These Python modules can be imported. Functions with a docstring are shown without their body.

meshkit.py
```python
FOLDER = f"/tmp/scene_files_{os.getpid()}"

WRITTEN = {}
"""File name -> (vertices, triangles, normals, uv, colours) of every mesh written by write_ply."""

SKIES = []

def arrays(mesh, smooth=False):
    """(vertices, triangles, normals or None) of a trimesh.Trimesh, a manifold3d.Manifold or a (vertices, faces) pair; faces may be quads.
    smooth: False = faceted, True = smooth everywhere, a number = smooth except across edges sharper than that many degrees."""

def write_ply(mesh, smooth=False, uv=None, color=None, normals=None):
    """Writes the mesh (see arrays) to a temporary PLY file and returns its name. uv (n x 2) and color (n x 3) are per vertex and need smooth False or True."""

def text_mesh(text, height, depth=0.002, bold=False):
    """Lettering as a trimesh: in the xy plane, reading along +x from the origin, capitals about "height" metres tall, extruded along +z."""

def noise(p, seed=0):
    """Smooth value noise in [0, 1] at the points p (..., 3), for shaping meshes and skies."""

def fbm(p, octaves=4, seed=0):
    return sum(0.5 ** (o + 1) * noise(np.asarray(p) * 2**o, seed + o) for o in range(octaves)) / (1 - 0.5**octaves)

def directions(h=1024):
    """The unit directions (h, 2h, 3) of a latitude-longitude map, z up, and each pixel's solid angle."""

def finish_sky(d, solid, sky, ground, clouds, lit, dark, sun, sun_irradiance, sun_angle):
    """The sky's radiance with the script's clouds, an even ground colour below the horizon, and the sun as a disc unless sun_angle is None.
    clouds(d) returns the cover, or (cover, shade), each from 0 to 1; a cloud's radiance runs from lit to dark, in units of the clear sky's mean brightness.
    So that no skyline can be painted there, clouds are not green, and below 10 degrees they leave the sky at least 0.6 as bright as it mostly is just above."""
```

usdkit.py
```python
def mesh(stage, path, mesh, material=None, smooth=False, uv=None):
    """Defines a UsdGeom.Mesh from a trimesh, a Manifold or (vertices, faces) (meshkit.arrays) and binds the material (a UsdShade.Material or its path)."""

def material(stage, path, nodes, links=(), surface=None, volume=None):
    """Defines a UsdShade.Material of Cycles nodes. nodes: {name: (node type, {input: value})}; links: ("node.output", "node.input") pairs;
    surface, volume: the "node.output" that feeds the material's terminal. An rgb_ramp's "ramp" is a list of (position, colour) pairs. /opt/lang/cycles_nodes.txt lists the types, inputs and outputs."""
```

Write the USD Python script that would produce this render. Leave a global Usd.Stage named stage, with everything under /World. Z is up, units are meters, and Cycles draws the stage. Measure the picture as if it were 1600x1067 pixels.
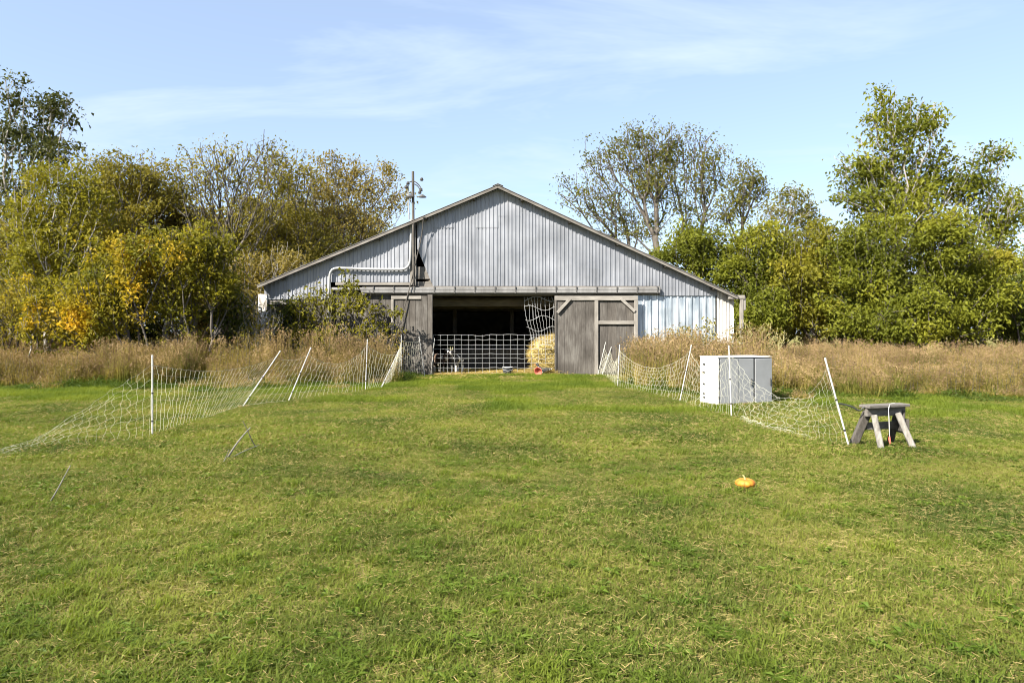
import math, numpy as np, trimesh, usdkit, meshkit
from pxr import Usd, UsdGeom, UsdLux, UsdShade, Sdf, Gf, Vt

stage = Usd.Stage.CreateInMemory()
UsdGeom.SetStageUpAxis(stage, "Z")
UsdGeom.SetStageMetersPerUnit(stage, 1.0)
UsdGeom.Xform.Define(stage, "/World")
UsdGeom.Scope.Define(stage, "/World/Looks")

# ------------------------------------------------------------------ camera, sky, sun, exposure
CAMH, FOC, HOR = 1.6, 1067.0, 520.0          # eye height; focal length and horizon row in photo pixels (1600 wide)
cam = UsdGeom.Camera.Define(stage, "/World/camera")
cam.CreateHorizontalApertureAttr(36.0)
cam.CreateFocalLengthAttr(36.0 * FOC / 1600)
cam.CreateVerticalApertureOffsetAttr(-(533.5 - HOR) * 36.0 / 1600)
cam.CreateClippingRangeAttr((0.05, 5000.0))
cam.CreateExposureAttr(1.98)
cam.AddTranslateOp().Set((0, 0, CAMH))
cam.AddRotateXOp().Set(90.0)

SUN = np.array([-0.57, -0.51, 0.643]); SUN /= np.linalg.norm(SUN)
SUN_EL, SUN_ROT = math.asin(SUN[2]), math.atan2(SUN[0], SUN[1])
sun = UsdLux.DistantLight.Define(stage, "/World/sun")
sun.CreateNormalizeAttr(True)
sun.CreateIntensityAttr(1.25)
sun.CreateAngleAttr(0.5)
sun.CreateColorAttr((1.0, 0.945, 0.84))
zax = Gf.Vec3d(*map(float, SUN)); xax = Gf.Cross(Gf.Vec3d(0, 0, 1), zax).GetNormalized(); yax = Gf.Cross(zax, xax)
sun.AddTransformOp().Set(Gf.Matrix4d(*xax, 0, *yax, 0, *zax, 0, 0, 0, 0, 1))

L = "/World/Looks/"
sky_mat = usdkit.material(stage, L + "sky", {
    "tc": ("texture_coordinate", {}),
    "sky": ("sky_texture", {"sky_type": "single_scattering", "sun_disc": False, "sun_elevation": SUN_EL, "sun_rotation": SUN_ROT,
                            "altitude": 200.0, "air_density": 1.0, "aerosol_density": 1.2, "ozone_density": 1.6}),
    "sep": ("separate_xyz", {}),
    "zc": ("math", {"math_type": "add", "value2": 0.10}),
    "inv": ("math", {"math_type": "divide", "value1": 1.0}),
    "sc": ("vector_math", {"math_type": "scale"}),
    "map": ("mapping", {"mapping_type": "point", "rotation": (0, 0, 0.42), "scale": (0.75, 1.5, 1.0)}),
    "n": ("noise_texture", {"scale": 0.95, "detail": 9.0, "roughness": 0.60, "distortion": 0.5}),
    "nr": ("map_range", {"from_min": 0.50, "from_max": 0.76, "to_min": 0.34, "to_max": 0.92, "clamp": True}),
    "mapb": ("mapping", {"mapping_type": "point", "scale": (1.0, 1.0, 1.9)}),
    "nb": ("noise_texture", {"scale": 5.5, "detail": 6.0, "roughness": 0.55}),
    "nbr": ("map_range", {"from_min": 0.45, "from_max": 0.56, "to_min": 0.0, "to_max": 0.85, "clamp": True}),
    "band": ("rgb_ramp", {"ramp": [(0.0, (1, 1, 1)), (0.10, (1, 1, 1)), (0.16, (.75, .75, .75)), (0.205, (0, 0, 0)), (1.0, (0, 0, 0))]}),
    "bsep": ("rgb_to_bw", {}),
    "bm": ("math", {"math_type": "multiply"}),
    "cov": ("math", {"math_type": "maximum", "use_clamp": True}),
    "mix": ("mix_color", {"b": (3.45, 4.1, 5.2), "use_clamp": False}),
    "bg": ("background_shader", {"strength": 0.063}),
}, [("tc.generated", "sep.vector"), ("sep.z", "zc.value1"), ("zc.value", "inv.value2"), ("tc.generated", "sc.vector1"), ("inv.value", "sc.scale"),
    ("sc.vector", "map.vector"), ("map.vector", "n.vector"), ("n.fac", "nr.value"),
    ("tc.generated", "mapb.vector"), ("mapb.vector", "nb.vector"), ("nb.fac", "nbr.value"), ("sep.z", "band.fac"), ("band.color", "bsep.color"),
    ("bsep.val", "bm.value1"), ("nbr.result", "bm.value2"), ("nr.result", "cov.value1"), ("bm.value", "cov.value2"),
    ("sky.color", "mix.a"), ("cov.value", "mix.fac"), ("mix.result", "bg.color")], surface="bg.background")
dome = UsdLux.DomeLight.Define(stage, "/World/sky")
UsdShade.MaterialBindingAPI.Apply(dome.GetPrim()).Bind(sky_mat)
dome.GetPrim().SetCustomDataByKey("kind", "structure")
dome.GetPrim().SetCustomDataByKey("label", "pale blue sky with thin streaky clouds above the trees")

# ------------------------------------------------------------------ helpers
taken = {}
def numbered(path):
    k = taken.get(path, 0); taken[path] = k + 1
    return path if k == 0 else f"{path}_{k:03d}"

def tag(prim, label=None, cat=None, group=None, kind=None):
    p = prim.GetPrim() if hasattr(prim, "GetPrim") else prim
    for k, v in (("label", label), ("category", cat), ("group", group), ("kind", kind)):
        if v: p.SetCustomDataByKey(k, v)
    return p

def thing(name, label, cat, loc=(0, 0, 0), rotz=0.0, group=None, kind=None):
    x = UsdGeom.Xform.Define(stage, numbered("/World/" + name))
    x.AddTranslateOp().Set(Gf.Vec3d(*map(float, loc)))
    if rotz: x.AddRotateZOp().Set(math.degrees(rotz))
    return tag(x, label, cat, group, kind)

def obj(name, mesh, mat, parent=None, smooth=False, label=None, kind=None):
    base = str(parent.GetPath()) if parent is not None else "/World"
    m = usdkit.mesh(stage, numbered(base + "/" + name), mesh, MAT[mat], smooth=smooth)
    return tag(m, label, None, None, kind)

def join(parts):
    vs, fs, n = [], [], 0
    for p in parts:
        v, f = (p.vertices, p.faces) if isinstance(p, trimesh.Trimesh) else p
        v = np.asarray(v, float); f = np.asarray(f, int)
        if f.shape[1] == 4: f = np.vstack([f[:, [0, 1, 2]], f[:, [0, 2, 3]]])
        vs.append(v); fs.append(f + n); n += len(v)
    return np.vstack(vs), np.vstack(fs)

def bbox(x0, x1, y0, y1, z0, z1, bev=0.006):
    """a box with chamfered edges"""
    c = np.array([(x0 + x1) / 2, (y0 + y1) / 2, (z0 + z1) / 2]); h = np.array([x1 - x0, y1 - y0, z1 - z0]) / 2
    b = min(bev, h.min() * 0.5); pts = []
    for s in np.ndindex(2, 2, 2):
        s = np.array(s) * 2 - 1
        for k in range(3):
            q = h - b; q[k] = h[k]; pts.append(c + s * q)
    m = trimesh.convex.convex_hull(np.array(pts))
    return np.array(m.vertices), np.array(m.faces)

def beam(a, b, w, t, up=(0, 0, 1), bev=0.005):
    """a chamfered timber from a to b, w across, t along 'up'"""
    a, b = np.asarray(a, float), np.asarray(b, float); d = b - a; ln = np.linalg.norm(d); d /= ln
    u = np.asarray(up, float); s = np.cross(d, u); s /= np.linalg.norm(s); u = np.cross(s, d)
    v, f = bbox(0, ln, -w / 2, w / 2, -t / 2, t / 2, bev)
    return a + v[:, :1] * d + v[:, 1:2] * s + v[:, 2:] * u, f

def frusta(A, B, ra, rb, k=4):
    """many tapered k-sided sticks at once"""
    A, B = np.atleast_2d(A).astype(float), np.atleast_2d(B).astype(float); n = len(A)
    ra = np.broadcast_to(np.asarray(ra, float), n); rb = np.broadcast_to(np.asarray(rb, float), n)
    d = B - A; d /= np.maximum(np.linalg.norm(d, axis=1, keepdims=True), 1e-9)
    ref = np.where(np.abs(d[:, 2:3]) > 0.9, [[1.0, 0, 0]], [[0, 0, 1.0]])
    u = np.cross(d, ref); u /= np.linalg.norm(u, axis=1, keepdims=True); w = np.cross(d, u)
    an = np.arange(k) * 2 * np.pi / k
    ring = u[:, None] * np.cos(an)[None, :, None] + w[:, None] * np.sin(an)[None, :, None]
    v = np.concatenate([A[:, None] + ring * ra[:, None, None], B[:, None] + ring * rb[:, None, None]], 1).reshape(-1, 3)
    i = np.arange(k); j = (i + 1) % k
    q = np.vstack([np.stack([i, j, j + k], 1), np.stack([i, j + k, i + k], 1)])
    if k >= 4: q = np.vstack([q, [[k, k + t, k + t + 1] for t in range(1, k - 1)], [[0, t + 1, t] for t in range(1, k - 1)]])
    f = (np.arange(n)[:, None, None] * 2 * k + q[None]).reshape(-1, 3)
    return v, f

def tube(pts, r, k=6):
    """one continuous tube along pts"""
    p = np.asarray(pts, float); n = len(p); r = np.broadcast_to(np.asarray(r, float), n)
    d = np.gradient(p, axis=0); d /= np.maximum(np.linalg.norm(d, axis=1, keepdims=True), 1e-9)
    u = np.cross(d[0], [0.31, 0.2, 0.93]); 
    if np.linalg.norm(u) < 0.05: u = np.cross(d[0], [1, 0, 0])
    us = []
    for t in d:
        u = u - t * (u @ t); u /= np.linalg.norm(u); us.append(u)
    us = np.array(us); ws = np.cross(d, us); an = np.arange(k) * 2 * np.pi / k
    v = (p[:, None] + (us[:, None] * np.cos(an)[None, :, None] + ws[:, None] * np.sin(an)[None, :, None]) * r[:, None, None]).reshape(-1, 3)
    i = np.arange(k); j = (i + 1) % k; f = []
    for s in range(n - 1):
        o = s * k; f += [np.stack([o + i, o + j, o + j + k], 1), np.stack([o + i, o + j + k, o + i + k], 1)]
    f = np.vstack(f)
    caps = np.array([[0, t + 1, t] for t in range(1, k - 1)] + [[(n - 1) * k, (n - 1) * k + t, (n - 1) * k + t + 1] for t in range(1, k - 1)])
    return v, np.vstack([f, caps])

def spline(pts, n):
    p = np.asarray(pts, float); t = np.r_[0, np.cumsum(np.linalg.norm(np.diff(p, axis=0), axis=1))]
    from scipy.interpolate import PchipInterpolator
    return PchipInterpolator(t, p)(np.linspace(0, t[-1], n))

def poly(pts, n):
    p = np.asarray(pts, float); t = np.r_[0, np.cumsum(np.linalg.norm(np.diff(p, axis=0), axis=1))]; s = np.linspace(0, t[-1], n)
    return np.stack([np.interp(s, t, p[:, k]) for k in range(3)], 1)

def lathe(prof, k=32):
    m = trimesh.creation.revolve(np.asarray(prof, float), sections=k)
    return np.array(m.vertices), np.array(m.faces)

def zt(x, y):
    x, y = np.asarray(x, float), np.asarray(y, float)
    p = np.stack([x * 0.35, y * 0.35, np.zeros_like(x)], -1)
    q = np.stack([x * 1.3, y * 1.3, np.ones_like(x)], -1)
    return (meshkit.noise(p, 3) - 0.5) * 0.09 + (meshkit.noise(q, 5) - 0.5) * 0.012

def gpix(px, py):
    """the ground point seen at a photo pixel"""
    d = CAMH * FOC / (py - HOR); return np.array([(px - 800) * d / FOC, d, 0.0])

def at(px, py, d):
    """the point at distance d seen at a photo pixel"""
    return np.array([(px - 800) * d / FOC, d, CAMH + (HOR - py) * d / FOC])

# ------------------------------------------------------------------ materials
MAT = {}
def mat(name, nodes, links, surface="p.BSDF"):
    MAT[name] = usdkit.material(stage, L + name, nodes, links, surface=surface)

def leaf_mat(name, cols, trans=0.4, scale=0.45, rnd=0.55, nz=1.1, off=-0.3):
    mat(name, {"g": ("geometry", {}), "n": ("noise_texture", {"scale": scale, "detail": 2.0}),
               "a": ("math", {"math_type": "multiply", "value2": rnd}), "b": ("math", {"math_type": "multiply_add", "value2": nz, "value3": off}),
               "c": ("math", {"math_type": "add", "use_clamp": True}), "r": ("rgb_ramp", {"ramp": cols}),
               "d": ("principled_bsdf", {"roughness": 0.55, "specular_ior_level": 0.12}), "t": ("translucent_bsdf", {}),
               "tcol": ("mix_color", {"blend_type": "multiply", "fac": 1.0, "b": (1.25, 1.2, 0.55), "use_clamp": False}),
               "m": ("mix_closure", {"fac": trans})},
        [("g.position", "n.vector"), ("g.random_per_island", "a.value1"), ("n.fac", "b.value1"), ("a.value", "c.value1"), ("b.value", "c.value2"),
         ("c.value", "r.fac"), ("r.color", "d.base_color"), ("r.color", "tcol.a"), ("tcol.result", "t.color"), ("d.BSDF", "m.closure1"), ("t.BSDF", "m.closure2")], "m.closure")

def noise_mat(name, cols, scale=4.0, stretch=(1, 1, 1), rough=0.8, metallic=0.0, bump=0.0, bscale=None, detail=5.0, dist=0.0, spec=0.4, coord="g.position", nrough=0.6):
    nodes = {"g": ("geometry", {}), "tc": ("texture_coordinate", {}), "mp": ("mapping", {"scale": stretch}), "n": ("noise_texture", {"scale": scale, "detail": detail, "roughness": nrough, "distortion": dist}),
             "r": ("rgb_ramp", {"ramp": cols}), "p": ("principled_bsdf", {"roughness": rough, "metallic": metallic, "specular_ior_level": spec})}
    links = [(coord, "mp.vector"), ("mp.vector", "n.vector"), ("n.fac", "r.fac"), ("r.color", "p.base_color")]
    if bump:
        nodes["n2"] = ("noise_texture", {"scale": bscale or scale * 2, "detail": 4.0}); nodes["bu"] = ("bump", {"strength": bump, "distance": 0.02})
        links += [("mp.vector", "n2.vector"), ("n2.fac", "bu.height"), ("bu.normal", "p.normal")]
    mat(name, nodes, links)

# grass
leaf_mat("grass", [(0, (.06, .085, .015)), (.2, (.125, .15, .024)), (.42, (.20, .20, .042)), (.6, (.30, .25, .083)), (.82, (.40, .325, .14)), (1, (.52, .43, .21))], 0.4, 0.6, 1.0, 0.85, -0.27)
leaf_mat("lush_grass", [(0, (.075, .11, .013)), (.4, (.155, .185, .022)), (.7, (.24, .23, .038)), (1, (.33, .28, .075))], 0.4, 0.6, 0.6, 1.0, -0.35)
leaf_mat("rank_grass", [(0, (.035, .06, .009)), (.5, (.07, .10, .013)), (.8, (.13, .14, .02)), (1, (.24, .20, .06))], 0.35)
leaf_mat("weed_leaf", [(0, (.06, .10, .012)), (.6, (.11, .15, .017)), (1, (.18, .19, .025))], 0.4)
leaf_mat("thatch", [(0, (.18, .135, .055)), (.5, (.31, .245, .10)), (1, (.44, .36, .18))], 0.2)
leaf_mat("tan_grass", [(0, (.12, .125, .025)), (.25, (.215, .18, .045)), (.55, (.325, .25, .08)), (.8, (.43, .335, .125)), (1, (.52, .415, .19))], 0.35, 1.1, 0.65, 1.9, -0.74)
leaf_mat("seed_head", [(0, (.15, .10, .055)), (.5, (.29, .205, .105)), (1, (.45, .34, .18))], 0.3, 0.9, 0.5, 1.9, -0.72)
leaf_mat("straw", [(0, (.24, .18, .06)), (.5, (.38, .29, .105)), (1, (.52, .42, .18))], 0.2)
noise_mat("soil", [(0.25, (.06, .065, .017)), (.45, (.11, .105, .028)), (.6, (.16, .135, .046)), (.8, (.20, .165, .065))], 1.2, detail=8.0, rough=0.95, bump=0.8, bscale=25.0, spec=0.1)
# leaves
leaf_mat("leaf_green", [(0, (.065, .078, .009)), (.3, (.145, .155, .016)), (.6, (.25, .23, .022)), (.85, (.36, .28, .03)), (1, (.44, .27, .04))], 0.42, 0.35)
leaf_mat("leaf_dark", [(0, (.035, .05, .010)), (.5, (.075, .09, .015)), (1, (.15, .145, .022))], 0.38, 0.4)
leaf_mat("leaf_olive", [(0, (.09, .085, .015)), (.4, (.22, .185, .03)), (.7, (.36, .265, .045)), (1, (.48, .26, .06))], 0.42, 0.3)
leaf_mat("leaf_willow", [(0, (.055, .06, .013)), (.4, (.13, .125, .024)), (.7, (.24, .19, .036)), (1, (.36, .22, .05))], 0.42, 0.3)
leaf_mat("leaf_brown", [(0, (.11, .09, .025)), (.4, (.21, .165, .042)), (.7, (.32, .21, .06)), (1, (.40, .20, .065))], 0.4, 0.35)
leaf_mat("leaf_yellow", [(0, (.07, .08, .013)), (.3, (.16, .15, .018)), (.55, (.31, .235, .022)), (.8, (.48, .31, .025)), (1, (.50, .23, .03))], 0.45, 0.7, 0.6, 1.7, -0.43)
leaf_mat("leaf_lime", [(0, (.085, .09, .012)), (.35, (.19, .175, .02)), (.7, (.34, .27, .03)), (1, (.50, .32, .04))], 0.45, 0.5)
leaf_mat("leaf_silver", [(0, (.03, .038, .013)), (.5, (.085, .09, .028)), (1, (.24, .22, .10))], 0.35, 0.6)
noise_mat("bark", [(.3, (.035, .029, .023)), (.6, (.085, .073, .06)), (.8, (.16, .142, .12))], 6.0, (1, 1, .3), 0.9, bump=0.6, bscale=18.0)
noise_mat("bark_mid", [(.3, (.10, .09, .078)), (.6, (.21, .19, .165)), (.8, (.30, .28, .25))], 5.0, (1, 1, .4), 0.9, bump=0.4, bscale=18.0)
noise_mat("bark_pale", [(.3, (.12, .105, .088)), (.6, (.24, .22, .19)), (.8, (.35, .325, .285))], 5.0, (1, 1, .4), 0.9, bump=0.4, bscale=18.0)
# barn
def wood_mat(name, dark, mid, light, axis=2):
    st = [14.0, 14.0, 14.0]; st[axis] = 0.7
    st2 = [1.0, 1.0, 1.0]; st2[axis] = 0.5
    mat(name, {"g": ("geometry", {}), "mp": ("mapping", {"scale": tuple(st)}), "mp2": ("mapping", {"scale": tuple(st2)}),
               "n": ("noise_texture", {"scale": 2.6, "detail": 6.0, "roughness": 0.65, "distortion": 0.3}), "n2": ("noise_texture", {"scale": 2.4, "detail": 5.0, "roughness": 0.6}),
               "ad": ("math", {"math_type": "multiply_add", "value2": 0.55}), "sc": ("math", {"math_type": "multiply", "value2": 0.5}),
               "ri": ("math", {"math_type": "multiply_add", "value2": 0.16}),
               "r": ("rgb_ramp", {"ramp": [(.30, dark), (.52, mid), (.75, light)]}),
               "vo": ("voronoi_texture", {"scale": 2.1}), "vr": ("map_range", {"from_min": 0.03, "from_max": 0.07, "to_min": 0.35, "to_max": 1.0, "clamp": True}),
               "kn": ("vector_math", {"math_type": "scale"}),
               "bu": ("bump", {"strength": 0.5, "distance": 0.01}), "p": ("principled_bsdf", {"roughness": 0.85, "specular_ior_level": 0.2})},
        [("g.position", "mp.vector"), ("g.position", "mp2.vector"), ("mp.vector", "n.vector"), ("mp2.vector", "n2.vector"), ("n2.fac", "sc.value1"), ("n.fac", "ad.value1"), ("sc.value", "ad.value3"),
         ("g.random_per_island", "ri.value1"), ("ad.value", "ri.value3"), ("ri.value", "r.fac"), ("mp2.vector", "vo.vector"), ("vo.distance", "vr.value"), ("r.color", "kn.vector1"), ("vr.result", "kn.scale"), ("kn.vector", "p.base_color"), ("n.fac", "bu.height"), ("bu.normal", "p.normal")])
wood_mat("grey_wood", (.022, .019, .016), (.064, .057, .05), (.15, .14, .126))
wood_mat("grey_wood_level", (.05, .044, .038), (.115, .104, .093), (.21, .195, .175), 0)
wood_mat("pale_wood", (.08, .072, .062), (.17, .155, .137), (.29, .27, .24))
wood_mat("brown_wood", (.03, .026, .022), (.068, .060, .052), (.14, .128, .112))
wood_mat("pale_wood_level", (.085, .078, .068), (.175, .16, .142), (.30, .28, .25), 0)
noise_mat("peeling_paint", [(.40, (.16, .14, .12)), (.47, (.30, .27, .24)), (.53, (.66, .64, .60)), (.7, (.75, .73, .70))], 5.0, (2, 2, .5), 0.8, bump=0.4)
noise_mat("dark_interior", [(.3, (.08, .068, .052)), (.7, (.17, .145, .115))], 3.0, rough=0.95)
def metal_mat(name, c0, c1, c2, metallic, rough, streak=0.5):
    mat(name, {"g": ("geometry", {}), "mp": ("mapping", {"scale": (3.0, 3.0, 0.22)}), "n": ("noise_texture", {"scale": 2.2, "detail": 6.0, "roughness": 0.65}),
               "n2": ("noise_texture", {"scale": 0.8, "detail": 3.0}), "n3": ("noise_texture", {"scale": 34.0, "detail": 3.0}),
               "ad": ("math", {"math_type": "multiply_add", "value2": streak}), "sc": ("math", {"math_type": "multiply", "value2": 0.5}),
               "ri": ("math", {"math_type": "multiply_add", "value2": 0.3, "value3": -0.1}),
               "r": ("rgb_ramp", {"ramp": [(.32, c0), (.55, c1), (.76, c2)]}), "rr": ("map_range", {"from_min": 0.3, "from_max": 0.7, "to_min": rough - 0.1, "to_max": rough + 0.12}),
               "aj": ("math", {"math_type": "subtract", "value2": 0.04}), "bu": ("bump", {"strength": 0.12, "distance": 0.01}), "p": ("principled_bsdf", {"metallic": metallic, "specular_ior_level": 0.5})},
        [("g.position", "mp.vector"), ("mp.vector", "n.vector"), ("g.position", "n2.vector"), ("g.position", "n3.vector"), ("n.fac", "ad.value1"), ("n2.fac", "sc.value1"), ("sc.value", "ad.value3"),
         ("g.random_per_island", "ri.value1"), ("ad.value", "aj.value1"), ("aj.value", "ri.value3"), ("ri.value", "r.fac"), ("r.color", "p.base_color"), ("n2.fac", "rr.value"), ("rr.result", "p.roughness"), ("n3.fac", "bu.height"), ("bu.normal", "p.normal")])
metal_mat("galvanised", (.150, .155, .170), (.228, .236, .260), (.30, .31, .338), 0.3, 0.44)
metal_mat("new_steel", (.09, .115, .14), (.19, .225, .26), (.45, .48, .51), 0.4, 0.36, 0.9)
metal_mat("old_sheet", (.16, .13, .11), (.33, .31, .285), (.52, .50, .475), 0.1, 0.7, 0.9)
metal_mat("roof_metal", (.12, .115, .11), (.20, .195, .19), (.30, .29, .29), 0.2, 0.55)
noise_mat("grey_paint", [(.3, (.14, .145, .15)), (.7, (.185, .19, .197))], 2.0, rough=0.45)
noise_mat("white_paint", [(.36, (.22, .18, .14)), (.42, (.46, .44, .40)), (.55, (.60, .59, .57))], 4.0, rough=0.5)
noise_mat("white_plastic", [(.3, (.30, .295, .275)), (.7, (.45, .44, .415))], 8.0, rough=0.45)
noise_mat("conduit_grey", [(.3, (.20, .20, .195)), (.7, (.29, .29, .285))], 3.0, rough=0.5)
noise_mat("twine", [(.3, (.34, .33, .24)), (.7, (.52, .51, .41))], 3.0, rough=0.7)
noise_mat("wire", [(.3, (.30, .30, .295)), (.7, (.46, .46, .45))], 4.0, rough=0.45, metallic=0.3)
noise_mat("black_rubber", [(.3, (.012, .012, .013)), (.7, (.03, .03, .03))], 6.0, rough=0.55)
noise_mat("dark_metal", [(.3, (.03, .03, .03)), (.7, (.08, .075, .07))], 6.0, rough=0.6)
noise_mat("bucket_grey", [(.3, (.022, .023, .025)), (.7, (.04, .042, .045))], 5.0, rough=0.8, spec=0.15)
noise_mat("red_plastic", [(.3, (.36, .075, .05)), (.7, (.46, .13, .09))], 9.0, rough=0.55)
noise_mat("pumpkin_skin", [(.3, (.24, .075, .006)), (.5, (.36, .125, .009)), (.75, (.42, .20, .018))], 14.0, rough=0.65, bump=0.25, bscale=40.0)
noise_mat("stem_tan", [(.3, (.20, .18, .07)), (.7, (.34, .30, .14))], 20.0)
noise_mat("weathered_log", [(.3, (.06, .054, .047)), (.55, (.16, .148, .13)), (.8, (.27, .253, .228))], 5.0, (3, 3, .8), 0.9, bump=0.5, bscale=20.0)
noise_mat("hay", [(.3, (.14, .105, .035)), (.5, (.28, .22, .08)), (.75, (.42, .34, .13))], 12.0, (1, 1, 1), 0.95, bump=1.0, bscale=30.0)

# ------------------------------------------------------------------ the ground
xs = np.unique(np.r_[-900, -400, -200, -120, -80, -55, np.arange(-40, 40.01, 0.4), 55, 80, 120, 200, 400, 900])
ys = np.unique(np.r_[-400, -150, -60, -25, -10, np.arange(-4, 40.01, 0.4), 46, 55, 70, 100, 150, 250, 450, 900])
X, Y = np.meshgrid(xs, ys); gv = np.stack([X, Y, zt(X, Y)], -1).reshape(-1, 3)
nx, ny = len(xs), len(ys); I, J = np.meshgrid(np.arange(nx - 1), np.arange(ny - 1)); o = (J * nx + I).ravel()
tag(obj("ground", (gv, np.stack([o, o + 1, o + nx + 1, o + nx], 1)), "soil", smooth=True), "mown ground of the farm lawn running back to the trees", None, None, "structure")

# ------------------------------------------------------------------ the barn
BY = 26.3                                   # front wall plane
U = lambda px: (px - 800) * BY / FOC        # photo column and row to the wall
Z = lambda py: CAMH + (HOR - py) * BY / FOC
OV = 0.36                                   # roof overhang at the front
RIDGE = np.array([-0.537, 7.2]); LTIP = np.array([-9.68, 3.40]); RTIP = np.array([8.60, 2.97])
def roofz(u):
    u = np.asarray(u, float)
    return np.where(u < RIDGE[0], RIDGE[1] + (u - RIDGE[0]) * (RIDGE[1] - LTIP[1]) / (RIDGE[0] - LTIP[0]), RIDGE[1] + (u - RIDGE[0]) * (RTIP[1] - RIDGE[1]) / (RTIP[0] - RIDGE[0]))
WL, WR = U(413), U(1146)
barn = thing("barn", "grey corrugated metal gable barn with open sliding door and weathered wood doors", "barn", (0, BY, 0))
DEPTH = 20.0

def ribbed(u0, u1, ztop, zbot, pitch=0.142, h=0.024, y=0.0, nv=7, seed=0, dent=0.032, rib=0.20):
    """one ribbed metal sheet standing in the wall, edges following ztop(u) and zbot(u)"""
    n = max(1, int(round((u1 - u0) / (pitch * (.88 + .32 * ((seed * 37) % 10) / 10)))))
    fr = np.array([0, 0.50 - rib / 2 - .07, 0.50 - rib / 2, 0.5 + rib / 2, 0.5 + rib / 2 + .07]); hh = np.array([0, 0, 1, 1, 0.0])
    us = (u0 + (np.arange(n)[:, None] + fr[None]) * (u1 - u0) / n).ravel(); hs = np.tile(hh, n)
    us, hs = np.r_[us, u1], np.r_[hs, 0]
    t = np.linspace(0, 1, nv); zt_, zb_ = ztop(us), zbot(us)
    zz = zb_[None] + (zt_ - zb_)[None] * t[:, None]; uu = np.broadcast_to(us, zz.shape)
    p = np.stack([uu * 0.8, zz * 0.9, np.full_like(uu, seed * 0.37)], -1)
    d = (meshkit.fbm(p, 3, 11) - 0.5) * 2 * dent
    v = np.stack([uu, -(h * hs)[None] - y + d, zz], -1).reshape(-1, 3); m = len(us)
    a, b = np.meshgrid(np.arange(m - 1), np.arange(nv - 1)); o = (b * m + a).ravel()
    front = np.stack([o, o + 1, o + m + 1, o + m], 1)
    w = v.copy(); w[:, 1] += 0.004
    back = front[:, ::-1] + len(v)
    return np.vstack([v, w]), np.vstack([front, back])

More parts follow.
